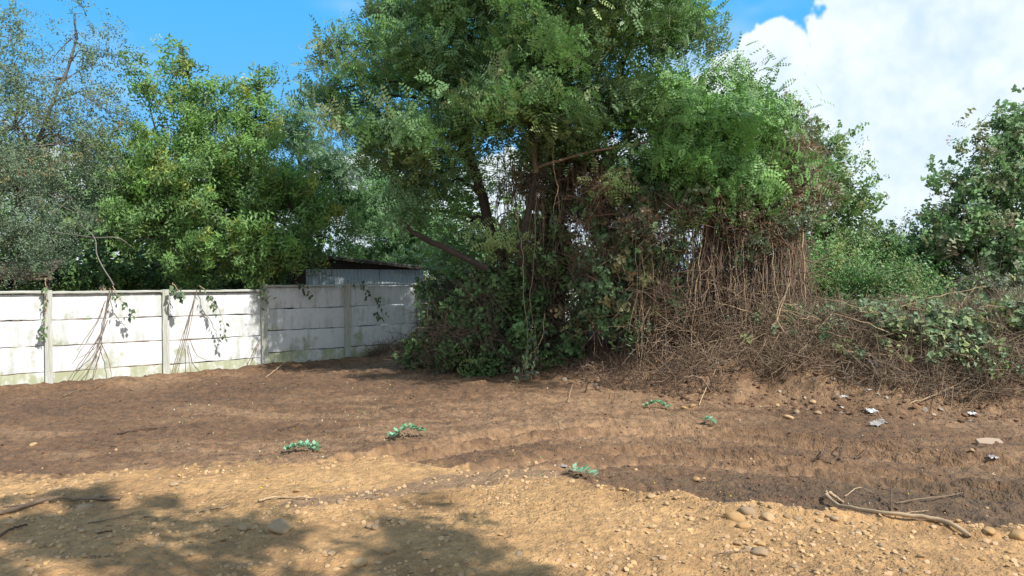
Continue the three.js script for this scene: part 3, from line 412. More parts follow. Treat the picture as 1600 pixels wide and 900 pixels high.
(function () {
  const r = rng(223), t = thing('dead_vine_curtain', 'curtain of bare brown vine stems hanging below the bright tree', 'dead vines', null), list = [], tw = [];
  for (let k = 0; k < 3000; k++) {
    const u = 985 + 275 * r(), top = 300 + 30 * r() + (u < 1010 ? 40 : 0), v = lerp(top, 545, Math.pow(r(), 0.85)); if (u < 1100 && v < 450 && r() < 0.62) continue; const d = 13.9 + 1.5 * r() + (u > 1180 ? 0.2 : 0), p = place(u, v, d), k2 = 0.6 + 0.8 * r(), c = r() < 0.5 ? [0.20, 0.125, 0.08] : r() < 0.5 ? [0.19, 0.15, 0.115] : [0.12, 0.08, 0.055];
    list.push([p, V((r() - 0.5) * 0.3, 1, (r() - 0.5) * 0.3), 0.6 + 0.8 * r(), c[0] * k2, c[1] * k2, c[2] * k2]);
  }
  spread(t, 'hanging_stems', 'strand', M.dryTint, list, r);
  for (let k = 0; k < 600; k++) { const u = 980 + 290 * r(), v = 410 + 150 * Math.sqrt(r()), d = 13.6 + 1.9 * r(), k2 = 0.6 + 0.8 * r(), p = place(u, v, d); if (p.y < gh(p.x, p.z)) continue; tw.push([p, rdir(r), 0.8 + 0.7 * r(), 0.17 * k2, 0.115 * k2, 0.075 * k2]); }
  spread(t, 'twigs', 'twig', M.dryTint, tw, r);
  for (let k = 0; k < 80; k++) {            // thicker stems that can be told apart
    const u = 990 + 270 * r(), d = 13.7 + 1.2 * r(), lean = (r() - 0.5) * 70, v1 = 555 + 35 * r(), a = place(u, 300 + 60 * r(), d + 0.2), m = place(u + lean * 0.4 + (r() - 0.5) * 22, 440, d), b = place(u + lean, v1, d - 0.2); b.y = Math.max(b.y, gh(b.x, b.z) - 0.03);
    part('stem', new Build().tube(wiggle(smooth([a, m, b], 14), 0.07, r), 0.005 + 0.012 * r() * r(), 0.005, 5, [1, 1, 1], 0, r).geo(), r() < 0.3 ? M.paleStick : M.dry, t);
  }
})();
(function () {           // something pale standing behind the curtain
  const s = thing('metal_sheet', 'pale bluish metal sheet glimpsed through the dead vine stems', 'metal sheet', null), p = place(1070, 500, 16.6), q = groundAt(1070, 560); p.y = gh(p.x, p.z);
  const g = new THREE.PlaneGeometry(1.3, 1.25, 60, 1), a = g.attributes.position; for (let k = 0; k < a.count; k++) a.setZ(k, 0.012 * Math.sin(a.getX(k) * 62)); g.computeVertexNormals();
  const m = part('sheet', g, std(rgb(0.55, 0.6, 0.66), 0.5), s); m.position.set(0, 0.55, 0); m.rotation.x = -0.12; s.position.copy(p);
  const f = part('top_rail', new THREE.BoxGeometry(1.34, 0.05, 0.05), std(rgb(0.2, 0.2, 0.2)), s); f.position.set(0, 1.17, -0.08);
})();

// ------------------------------------------------------------------ trees and thicket on the right
tree({ seed: 231, name: 'broadleaf_tree', label: 'rounded mid-green tree just right of the vine-hung tree', kind: 'broad', n: 2700, per: 16, clump: 0.26, tint: [0.190, 0.320, 0.100], warm: [0.247, 0.281, 0.083], vary: 0.5, size: 0.95, lift: 0.4, droop: 0.2,
  trunks: [[[foot(1290, 20), place(1290, 420, 20), place(1285, 320, 20), place(1280, 230, 20)], 0.12, 0.03], [[foot(1310, 20.2), place(1318, 400, 20), place(1330, 300, 20)], 0.08, 0.02]],
  lobes: [[1268, 225, 20, 30], [1305, 240, 20, 36], [1265, 270, 20, 40], [1325, 285, 20, 38], [1285, 310, 19.8, 46], [1340, 325, 20, 32], [1320, 360, 19.8, 40], [1260, 350, 19.8, 40], [1345, 385, 20, 30], [1290, 400, 19.6, 44], [1250, 420, 19.4, 40]] });
tree({ seed: 232, name: 'broadleaf_tree', label: 'large dark tree with bronze-tipped shoots at the right edge', kind: 'broad', n: 4200, per: 15, clump: 0.28, tint: [0.185, 0.320, 0.110], warm: [0.247, 0.181, 0.099], warmP: 0.2, vary: 0.5, size: 1.05, lift: 0.6, droop: 0.15,
  trunks: [[[foot(1590, 18), place(1585, 420, 18), place(1570, 320, 18), place(1575, 200, 18)], 0.16, 0.03], [[foot(1560, 17.6), place(1545, 400, 17.6), place(1500, 300, 17.6)], 0.09, 0.02]],
  lobes: [[1580, 195, 18, 30, 0.8], [1560, 225, 18, 36], [1610, 215, 18, 40], [1515, 245, 18, 30, 0.8], [1540, 280, 17.8, 46], [1490, 295, 18, 32, 0.8], [1600, 290, 17.6, 60], [1480, 340, 18, 36], [1530, 345, 17.4, 52], [1455, 368, 18, 26], [1590, 375, 17.2, 62], [1500, 395, 17.4, 44], [1440, 395, 18, 24], [1560, 430, 17, 50], [1660, 260, 18, 80], [1670, 380, 17, 80], [1620, 440, 16.6, 44]] });
[[1280, 425, 17.6, 44, 'bright tangle of brambles beside the dead vines', [0.168, 0.314, 0.078]], [1340, 405, 19, 46, 'yellow-green bramble mound below the rounded tree', [0.197, 0.314, 0.063]], [1400, 412, 18.6, 50, 'dense green bramble mound in the gap between the right-hand trees', [0.139, 0.280, 0.067]], [1465, 425, 17.8, 46, 'bramble mound at the foot of the dark right-hand tree', [0.116, 0.235, 0.067]], [1385, 455, 16, 40, 'low green brambles behind the brush pile', [0.130, 0.269, 0.059]], [1545, 465, 16, 44, 'brown-stemmed bramble under the right edge tree', [0.157, 0.190, 0.090]]]
  .forEach(([u, v, d, R, label, tint], k) => { const p = foot(u, d), q = place(u, v, d); ivyOver({ seed: 240 + k, name: 'bramble_thicket', category: 'bramble', label, kind: k % 2 ? 'broad' : 'small', n: k % 2 ? 1200 : 1700, per: 18, clump: 0.24, tint, warm: [0.314, 0.330, 0.083], size: k % 2 ? 0.9 : 1.4, twig: 120, floor: p.y, stems: [[p, q], [p.clone().add(V(0.5, 0, 0)), q.clone().add(V(0.3, 0.1, 0))]], lobes: [[u, v, d, R], [u - R * 0.8, v + 16, d, R * 0.8], [u + R * 0.8, v + 14, d, R * 0.8], [u, v + 40, d - 0.3, R * 0.9], [u - R * 0.6, v + 45, d - 0.4, R * 0.8], [u + R * 0.6, v + 45, d - 0.4, R * 0.8]], group: 'brambles on the right' }); });
[['low distant tree in the gap between the right-hand trees', 251, [[1400, 398, 36, 40], [1370, 400, 36, 36], [1440, 400, 36, 36]]], ['distant trees behind the large right-hand tree', 252, [[1560, 380, 34, 90], [1640, 350, 34, 110]]]]
  .forEach(([label, seed, lobes]) => tree({ seed, name: 'background_tree', label, kind: 'broad', mat: M.leafDull, n: 500, per: 14, clump: 0.5, tint: [0.115, 0.200, 0.065], size: 1.8, group: 'trees in the far background', trunks: [[[foot(lobes[0][0], lobes[0][2]), place(lobes[0][0], lobes[0][1], lobes[0][2])], 0.2, 0.06]], lobes, twigs: 0 }));

// ------------------------------------------------------------------ brush pile on the bank
(function () {
  const r = rng(261), t = thing('brush_pile', 'long heap of torn-out twigs and ivy along the right-hand bank', 'brush pile', null);
  const RIDGE = [[2.2, 0.0], [3.4, 0.12], [4.4, 0.30], [5.5, 0.34], [7, 0.42], [9, 0.42], [11, 0.2]], MID = [[2.2, 14.7], [4, 14.4], [5.2, 13.8], [6.2, 13.0], [8, 12.5], [11, 12]];
  const heap = (x, d) => { const w = (d - curve(MID, x)) / 1.15; return gh(x, -d) + curve(RIDGE, x) * Math.exp(-Math.pow(Math.abs(w), w < 0 ? 2 : 4)) * (0.85 + 0.5 * fbm(x * 1.4, d * 1.4, 3)); };
  const nx = 120, nz = 40, P = [], I = [];
  for (let j = 0; j <= nz; j++) for (let i = 0; i <= nx; i++) { const x = 2.2 + 8.8 * i / nx, d = curve(MID, x) - 1.7 + 3.4 * j / nz; P.push(x, heap(x, d) - (j % nz && i % nx ? 0.09 : 0.25) + 0.12 * fbm(x * 5, d * 5, 4), -d); if (j && i) { const a = (j - 1) * (nx + 1) + i - 1, b = a + nx + 1; I.push(a, a + 1, b, a + 1, b + 1, b); } }
  const g = new THREE.BufferGeometry(); g.setAttribute('position', new THREE.Float32BufferAttribute(P, 3)); g.setIndex(I); g.computeVertexNormals(); part('heaped_litter', g, std(rgb(0.125, 0.068, 0.038), 1), t);
  const tw = [], lv = [];
  for (let k = 0; k < 3700; k++) { const x = 2.3 + 8.2 * r(), d = curve(MID, x) - 1.45 + 2.2 * r(), k2 = 0.55 + 0.9 * r(), dryside = x < 5.2, c = dryside ? [0.22, 0.155, 0.10] : [0.20, 0.145, 0.095]; if (r() > sstep(2.4, 4.6, x) * 0.85 + 0.15) continue; tw.push([V(x, heap(x, d) + 0.10 * r() * r() + 0.02, -d), rdir(r), 0.55 + 0.6 * r(), c[0] * k2, c[1] * k2, c[2] * k2]); }
  spread(t, 'twigs', 'twig', M.dryTint, tw, r);
  for (let k = 0; k < 2900; k++) { const x = 3.2 + 7.4 * Math.sqrt(r()), d = curve(MID, x) - 1.2 + 2.0 * r(); if (fbm(x * 2.6 + 4, d * 2.6, 3) < (x > 6 ? -0.04 : 0.10)) continue; const k2 = 0.6 + 0.8 * r(), y = r() < 0.25; lv.push([V(x, heap(x, d) + 0.10 + 0.12 * r(), -d), rdir(r).add(V(0, 0.7, 0.3)), 0.7 + 0.45 * r(), (y ? 0.26 : 0.165) * k2, (y ? 0.31 : 0.255) * k2, (y ? 0.09 : 0.105) * k2]); }
  spread(t, 'ivy_leaves', 'broad', M.leaf, lv, r);
  for (let k = 0; k < 130; k++) { const x = 2.8 + 6.4 * r(), d = curve(MID, x) - 1.1 + 1.6 * r(), o = V(x, heap(x, d) + 0.05, -d), L = 0.4 + 1.1 * r(), a = r() * 6.28, e = o.clone().add(V(Math.cos(a) * L, (0.05 + 0.4 * r()) * L, Math.sin(a) * L * 0.5)); e.y = Math.max(e.y, heap(e.x, -e.z) + 0.03); part('stick', new Build().tube(wiggle(smooth([o, o.clone().lerp(e, 0.5).add(V(0, 0.1 * r(), 0.04)), e], 8), 0.05, r), 0.004 + 0.008 * r(), 0.003, 5, [1, 1, 1], 0, r).geo(), r() < 0.55 ? M.paleStick : M.dry, t); }
  // long shoots that stick out of the heap
  for (const pts of [[[1405, 480, 12.9], [1470, 462, 12.8], [1540, 448, 12.7]], [[1290, 545, 12.6], [1380, 553, 12.3], [1460, 560, 12.1], [1530, 585, 11.9]], [[1205, 585, 12.8], [1240, 560, 12.7], [1262, 535, 12.8], [1300, 490, 13]], [[1420, 632, 11.4], [1480, 608, 11.5], [1515, 590, 11.6]], [[1255, 548, 13], [1215, 500, 13.2], [1235, 440, 13.3]], [[1520, 560, 11.8], [1540, 610, 11.5], [1580, 650, 11.3]], [[1185, 560, 13.2], [1225, 470, 13.4], [1232, 435, 13.5]]])
    part('shoot', new Build().tube(wiggle(smooth(pts.map((q) => place(...q)), 12), 0.03, r), 0.012, 0.006, 5, [1, 1, 1], 0, r).geo(), M.paleStick, t);
})();
// rough roots and stems along the foot of the bank
(function () {
  const r = rng(271), t = thing('root_tangle', 'tangle of torn roots and twigs along the foot of the vine curtain', 'roots', null), tw = [], lv = [];
  for (let k = 0; k < 1300; k++) { const x = -5 + 8.6 * r(), e = curve(EDGE, x), d = e + 0.1 + 1.9 * Math.pow(r(), 1.2) + (x < -2 ? 0.6 : 0), k2 = 0.5 + 0.9 * r(); tw.push([V(x, gh(x, -d) + 0.03, -d), rdir(r), 0.45 + 0.5 * r(), 0.13 * k2, 0.082 * k2, 0.055 * k2]); }
  spread(t, 'twigs', 'twig', M.dryTint, tw, r);
  for (let k = 0; k < 16; k++) { const p = groundAt(880 + 330 * r(), 585 + 30 * r()), a = r() * 6.28, L = 0.3 + 0.5 * r(), e = p.clone().add(V(Math.cos(a) * L, 0.1 + 0.3 * r(), Math.sin(a) * L * 0.6)); part('root', new Build().tube(wiggle(smooth([p.clone().add(V(0, -0.03, 0)), p.clone().lerp(e, 0.5).add(V(0, 0.1, 0)), e], 8), 0.06, r), 0.016, 0.006, 5, [1, 1, 1], 0, r).geo(), r() < 0.5 ? M.darkStick : M.dry, t); }
})();

// ------------------------------------------------------------------ vines that hang in front
function leafGeo(len, wid) { const P = []; leafInto(P, V(0, 0, 0), V(0, -0.9, 0.3).normalize(), V(0, 0.3, 1), len, wid, 0.15, 0.4); return flat(P); }
const VL = [leafGeo(0.10, 0.075), leafGeo(0.085, 0.07), leafGeo(0.12, 0.06)];
const vineMats = [leafMat(rgb(0.075, 0.125, 0.04)), leafMat(rgb(0.12, 0.18, 0.06)), leafMat(rgb(0.05, 0.085, 0.045))];
function vine(seed, label, pts, leaves, o = {}) {
  const r = rng(seed), t = thing(o.name ?? 'hanging_vine', label, 'vine', null, 'hanging vines'), s = wiggle(smooth(pts, 26), 0.04, r); part('stem', new Build().tube(s, o.r ?? 0.008, 0.004, 5, [1, 1, 1], 0, r).geo(), o.mat ?? M.paleStick, t);
  for (let k = 0; k < leaves; k++) { const q = s[Math.floor(lerp(o.from ?? 4, 26, r()))], m = part('leaf', VL[k % 3], vineMats[Math.floor(r() * 3)], t); m.position.copy(q).add(V((r() - 0.5) * (o.w ?? 0.12), (r() - 0.5) * 0.1, 0.02 + (r() - 0.2) * 0.06)); m.rotation.set((r() - 0.5) * 1, (r() - 0.5) * 2.4, (r() - 0.5) * 1.6); m.scale.setScalar((o.s ?? 1) * (0.7 + 0.6 * r())); }
}
vine(301, 'long leafy vine hanging to the ground in front of the dark trunk', [place(806, 330, 14.2), place(815, 380, 14.2), place(818, 450, 14.1), place(825, 520, 14), place(822, 575, 14)], 34, { w: 0.10 });
vine(302, 'bare vine stem hanging beside the long leafy one', [place(838, 300, 14.2), place(834, 400, 14.1), place(828, 480, 14), place(838, 530, 13.95), place(830, 600, 13.9)], 3, { r: 0.010, mat: M.dry });
vine(303, 'bushy tuft of vine leaves at the foot of the dark trunk', [place(850, 490, 14), place(846, 530, 13.95), place(826, 560, 13.9), place(812, 588, 13.9)], 44, { w: 0.34, from: 2 });
vine(304, 'thin vine with a leafy tip dangling from the pale branch', [place(864, 215, 14.3), place(866, 270, 14.2), place(871, 290, 14.2), place(864, 330, 14.2), place(866, 350, 14.2)], 12, { from: 20, w: 0.1 });
const wallAt = (u, v, off) => { const a = place(u, v, 1).sub(camera.position), n = V(0.66, 0, 0.75).normalize(), P0 = V(-8.5, 0, -14.05).addScaledVector(n, 0.08 + off); const t = P0.clone().sub(camera.position).dot(n) / a.dot(n); return camera.position.clone().addScaledVector(a, t); };
vine(305, 'pale leafy vine hanging down the leftmost wall post', [wallAt(70, 434, 0.05), wallAt(72, 450, 0.06), wallAt(72, 480, 0.04), wallAt(68, 515, 0.04), wallAt(66, 527, 0.05)], 30, { w: 0.10, s: 0.85 });
vine(306, 'leafy shoot hanging over the wall in the second bay', [wallAt(176, 447, 0.05), wallAt(184, 462, 0.2), wallAt(198, 480, 0.22), wallAt(208, 497, 0.2)], 22, { w: 0.22, from: 3 });
vine(307, 'leafy shoot hanging over the wall in the third bay', [wallAt(312, 446, 0.05), wallAt(326, 462, 0.2), wallAt(342, 485, 0.22), wallAt(350, 510, 0.2), wallAt(351, 530, 0.2)], 34, { w: 0.14, from: 2 });
vine(308, 'leafy shoot hanging in front of the shaded wall bay', [wallAt(553, 436, 0.1), wallAt(570, 452, 0.3), wallAt(590, 475, 0.35), wallAt(603, 500, 0.35)], 40, { w: 0.36, from: 1 });
vine(309, 'short dark sprig over the wall beside the third post', [wallAt(408, 444, 0.05), wallAt(414, 456, 0.15), wallAt(416, 480, 0.12)], 14, { w: 0.14, from: 2 });
vine(310, 'short overhanging sprig at the top of the fourth bay', [wallAt(462, 440, 0.06), wallAt(478, 452, 0.22), wallAt(490, 462, 0.22)], 16, { w: 0.2, from: 2 });
vine(312, 'drooping sprig over the cap of the third bay', [wallAt(270, 442, 0.05), wallAt(280, 455, 0.32), wallAt(288, 466, 0.34)], 22, { w: 0.34, from: 4, s: 1.15 });
(function () {         // dry stems propped against the wall
  const r = rng(320);
  const bundle = (label, list) => { const t = thing('dry_stems', label, 'dry stems', null); for (const [a, b, c, rad] of list) part('stem', new Build().tube(wiggle(smooth([wallAt(a[0], a[1], 0.02), wallAt(b[0], b[1], 0.12), wallAt(c[0], c[1], 0.2)], 10), 0.02, r), rad ?? 0.009, 0.005, 4, [1, 1, 1], 0, r).geo(), M.dry, t); };
  bundle('fan of dry stems leaning against the second wall bay', [[[172, 450], [158, 530], [128, 604], 0.011], [[175, 452], [163, 500], [157, 545]], [[158, 520], [130, 560], [100, 603]], [[160, 535], [140, 570], [110, 604]], [[158, 535], [172, 570], [175, 602]], [[165, 470], [150, 505], [120, 548]], [[160, 540], [150, 575], [142, 604]], [[168, 500], [152, 540], [122, 560]]]);
  bundle('thin dry stems leaning against the third wall bay', [[[308, 452], [294, 520], [275, 590]], [[304, 470], [286, 530], [270, 588]], [[296, 530], [308, 555], [322, 562]], [[292, 540], [296, 570], [298, 592]]]);
  bundle('two thin stems leaning on the wall left of the third post', [[[406, 530], [394, 555], [382, 580]], [[404, 538], [396, 560], [386, 578]]]);
})();

// ------------------------------------------------------------------ stones
function stoneGeo(seed) { const rr = rng(seed * 71), cuts = [0, 1, 2, 3, 4].map(() => [rdir(rr), 0.62 + 0.25 * rr()]), g = new THREE.IcosahedronGeometry(1, 2), p = g.attributes.position, v = V(0, 0, 0); for (let k = 0; k < p.count; k++) { v.fromBufferAttribute(p, k); const s = 1 + 0.34 * n3(v.x * 1.3 + seed * 3.7, v.y * 1.3, v.z * 1.3 + seed) + 0.10 * n3(v.x * 4 + seed, v.y * 4, v.z * 4); for (const [q, h] of cuts) { const e = v.dot(q); if (e > h) v.addScaledVector(q, (h - e) * 0.85); } p.setXYZ(k, v.x * s, v.y * s * 0.5, v.z * s * 0.78); } g.computeVertexNormals(); const q = mergeSmooth(g); return q; }
function mergeSmooth(g) { const p = g.attributes.position, map = new Map(), P = [], I = []; for (let k = 0; k < p.count; k++) { const key = [p.getX(k), p.getY(k), p.getZ(k)].map((x) => x.toFixed(4)).join(); if (!map.has(key)) { map.set(key, P.length / 3); P.push(p.getX(k), p.getY(k), p.getZ(k)); } I.push(map.get(key)); } const q = new THREE.BufferGeometry(); q.setAttribute('position', new THREE.Float32BufferAttribute(P, 3)); q.setIndex(I); q.computeVertexNormals(); return q; }
const STONES = [1, 2, 3, 4, 5, 6].map(stoneGeo), stoneMats = [rgb(0.34, 0.205, 0.085), rgb(0.38, 0.25, 0.125), rgb(0.27, 0.168, 0.080), rgb(0.32, 0.22, 0.125), rgb(0.26, 0.175, 0.10)].map((c) => std(c, 0.92));
(function () {
  const r = rng(401);
  const put = (u, v, w, label, mat, group, tilt = 0) => { const p = groundAt(u, v + w * 0.15), s = w / 2 * -p.z / F, m = single('stone', STONES[Math.floor(r() * 6)], stoneMats[mat ?? Math.floor(r() * 5)], label, 'stone', group, p.add(V(0, s * 0.12, 0))); m.scale.setScalar(s); m.rotation.set((r() - 0.5) * 0.5, r() * 6.28, (r() - 0.5) * 0.5 + tilt); };
  const big = [[436, 822, 42, 'broad grey-tan boulder half buried in the yellow soil left of centre', 3], [381, 827, 22, 'small brown stone beside the broad boulder'], [131, 793, 28, 'rounded tan stone lying against the long left stick', 3], [153, 776, 18, 'stone at the top edge of the left-hand shade'], [17, 816, 22, 'stone at the left frame edge below the stick'], [608, 862, 20, 'upright rounded stone in the central patch of shade', 2], [716, 820, 24, 'pale stone at the upper edge of the central shade'], [587, 823, 16, 'small stone right of the grey-tan boulder'], [52, 694, 14, 'lone ochre stone on the brown soil at left', 1], [1088, 751, 16, 'lone oblong ochre stone standing on the dark track', 0],
    [1168, 800, 26, 'domed yellow stone topping the cluster at the lip'], [1148, 806, 30, 'large yellow stone left in the cluster at the lip', 0], [1163, 820, 26, 'flat oval stone in front of the lip cluster', 0], [1200, 807, 24, 'yellow stone at the right of the lip cluster'], [1152, 850, 18, 'round stone standing below the lip cluster', 2], [1188, 850, 20, 'flat pebble right of the round stone'], [1226, 850, 17, 'oval stone alone right of the pebbles', 0], [1187, 862, 30, 'broad half-buried grey stone in the pebble patch', 4], [1230, 806, 16, 'lip stone between cluster and stick'], [1246, 810, 14, 'second lip stone left of the stick'], [1332, 834, 12, 'small dark-shadowed stone below the stick'], [1304, 813, 16, 'yellow stone at the left end of the stick'], [1545, 834, 22, 'yellow lump at the right lip beyond the stick', 0], [1590, 838, 30, 'large yellow lump at the right edge of the lip', 0],
    [1232, 652, 17, 'ochre stone on the soil below the brush pile', 1], [1278, 645, 14, 'grey stone right of the ochre stone below the brush', 4], [1245, 645, 11, 'small stone behind the ochre stone below the brush'], [1214, 634, 11, 'pale stone on the slope below the brush', 1], [1270, 628, 14, 'pair-forming stone high on the slope below the brush', 1], [1068, 637, 12, 'orange stone left of a pair near the bank', 0], [1081, 637, 12, 'orange stone right of a pair near the bank', 0], [1518, 703, 11, 'round stone left of the flat slab', 1], [810, 868, 16, 'stone at the right edge of the central shade'], [700, 835, 16, 'stone left of the pale one in the shade'], [560, 880, 26, 'flat stone at the bottom of the central shade'], [735, 895, 18, 'stone at the bottom edge of the central shade']];
  for (const [u, v, w, l, m] of big) put(u, v, w, l, m);
  const spots = []; let guard = 0;
  while (spots.length < 150 && guard++ < 4000) { const u = 1600 * r(), v = 745 + 150 * r(), p = groundAt(u, v), y = yellow(p.x, p.z); if (y < 0.05 || (fbm(p.x * 1.7, p.z * 1.7, 3) < 0.02 && r() < 0.75)) continue; spots.push([u, v]); }
  for (const [u, v] of spots) put(u, v, 8 + 10 * r() * r(), 'small tan stone bedded in the yellow gravel ' + (v > 825 ? 'near the bottom edge, ' : 'farther back, ') + (u < 533 ? 'left third' : u < 1066 ? 'middle third' : 'right third'), undefined, 'small stones in the yellow gravel');
  for (let k = 0; k < 30; k++) { const x = 0.7 + 4.6 * r(), d = curve(YEL, x) - 0.06 - 0.35 * r() * r(), p = V(x, gh(x, -d) + 0.012, -d), m = single('stone', STONES[k % 6], stoneMats[k % 3], 'yellow stone lined up along the lip of the fill', 'stone', 'stones along the lip of the yellow fill', p); m.scale.setScalar(0.016 + 0.04 * r() * r()); m.rotation.y = r() * 6.28; }
  // pebbles and clods too many to count
  const many = (name, label, n, geo, mat, make) => { const im = shadows(new THREE.InstancedMesh(geo, mat, n)); let k = 0, tries = 0; while (k < n && tries++ < n * 12) { const e = make(); if (!e) continue; Q.setFromEuler(new THREE.Euler(r() * 0.8, r() * 6.28, r() * 0.8)); MX.compose(e[0], Q, V(e[1], e[1] * (0.7 + 0.4 * r()), e[1])); im.setMatrixAt(k, MX); im.setColorAt(k, CT.setRGB(e[2], e[3], e[4])); k++; } im.count = k; im.name = name; im.userData = { kind: 'stuff', label }; scene.add(im); };
  const low = mergeSmooth((() => { const g = new THREE.IcosahedronGeometry(1, 1), p = g.attributes.position; for (let k = 0; k < p.count; k++) { const x = p.getX(k), y = p.getY(k), z = p.getZ(k), s = 1 + 0.3 * n3(x * 1.7, y * 1.7, z * 1.7); p.setXYZ(k, x * s, y * s * 0.6, z * s); } return g; })());
  const chip = (() => { const g = new THREE.IcosahedronGeometry(1, 0), p = g.attributes.position; for (let k = 0; k < p.count; k++) { const x = p.getX(k), y = p.getY(k), z = p.getZ(k), s = 1 + 0.75 * n3(x * 2.1 + 3, y * 2.1, z * 2.1); p.setXYZ(k, x * s, y * s * 0.62, z * s * 0.85); } g.deleteAttribute('uv'); g.computeVertexNormals(); return g; })();
  many('gravel', 'loose pebbles strewn over the yellow fill', 6500, chip, std(rgb(1, 1, 1), 0.93), () => { const d = 4.3 + 4.6 * r(), x = (r() - 0.5) * d * 1.6, y = yellow(x, -d); if (y < 0.02 && r() > 0.05) return; if (fbm(x * 1.7, -d * 1.7, 3) + 0.3 * fbm(x * 6, -d * 6, 2) + 0.2 * r() < 0.1) return; const t = 0.8 + 0.45 * r(), s = 0.003 + 0.024 * Math.pow(r(), 4); return [V(x, gh(x, -d) + s * 0.15, -d), s, 0.38 * t, 0.24 * t, (0.10 + 0.04 * r()) * t]; });
  many('soil_clods', 'crumbs and clods of brown soil', 9000, chip, std(rgb(1, 1, 1), 1), () => { const d = 6 + 11 * r(), x = (r() - 0.5) * d * 1.6, y = yellow(x, -d); if (y > -0.03) return; if (d < 13 && fbm(x * 1.1 + 0.5 * d, -d * 2.6, 3) + 0.3 * r() < 0.06) return; const t = 0.7 + 0.5 * r(), s = 0.005 + 0.020 * Math.pow(r(), 4); return [V(x, gh(x, -d) + s * 0.1, -d), s, 0.135 * t, 0.070 * t, 0.040 * t]; });
  many('bank_rubble', 'lumps of dark earth and rubble on the bank', 2200, chip, std(rgb(1, 1, 1), 1), () => { const x = -1 + 10 * r(), d = curve(EDGE, x) - 0.3 + 1.9 * r(), t = 0.6 + 0.7 * r(), s = 0.010 + 0.045 * Math.pow(r(), 3), g = r() < 0.12; return [V(x, gh(x, -d) + s * 0.15, -d), s, (g ? 0.25 : 0.13) * t, (g ? 0.2 : 0.068) * t, (g ? 0.15 : 0.036) * t]; });
  many('leaf_litter', 'tiny fallen leaves and pale specks on the soil', 1000, leafGeo(0.035, 0.022), std(rgb(1, 1, 1), 0.8), () => { const d = 6.2 + 9 * r(), x = (r() - 0.35) * d * 1.3; const q = r(), c = q < 0.4 ? [0.5, 0.48, 0.32] : q < 0.6 ? [0.45, 0.36, 0.06] : q < 0.8 ? [0.2, 0.3, 0.12] : [0.5, 0.44, 0.36]; return [V(x, gh(x, -d) + 0.018, -d), 0.6 + 0.7 * r(), ...c]; });
  many('twig_litter', 'short broken twigs on the soil', 800, (() => { const g = KINDS.twig[0].clone(); g.deleteAttribute('color'); return g; })(), std(rgb(1, 1, 1), 1), () => { const d = 6.4 + 9.5 * r(), x = (r() - 0.45) * d * 1.5; if (yellow(x, -d) > 0) return; const t = 0.6 + 0.8 * r(); return [V(x, gh(x, -d) - 0.01, -d), 0.16 + 0.22 * r() * r(), 0.15 * t, 0.09 * t, 0.055 * t]; });
})();

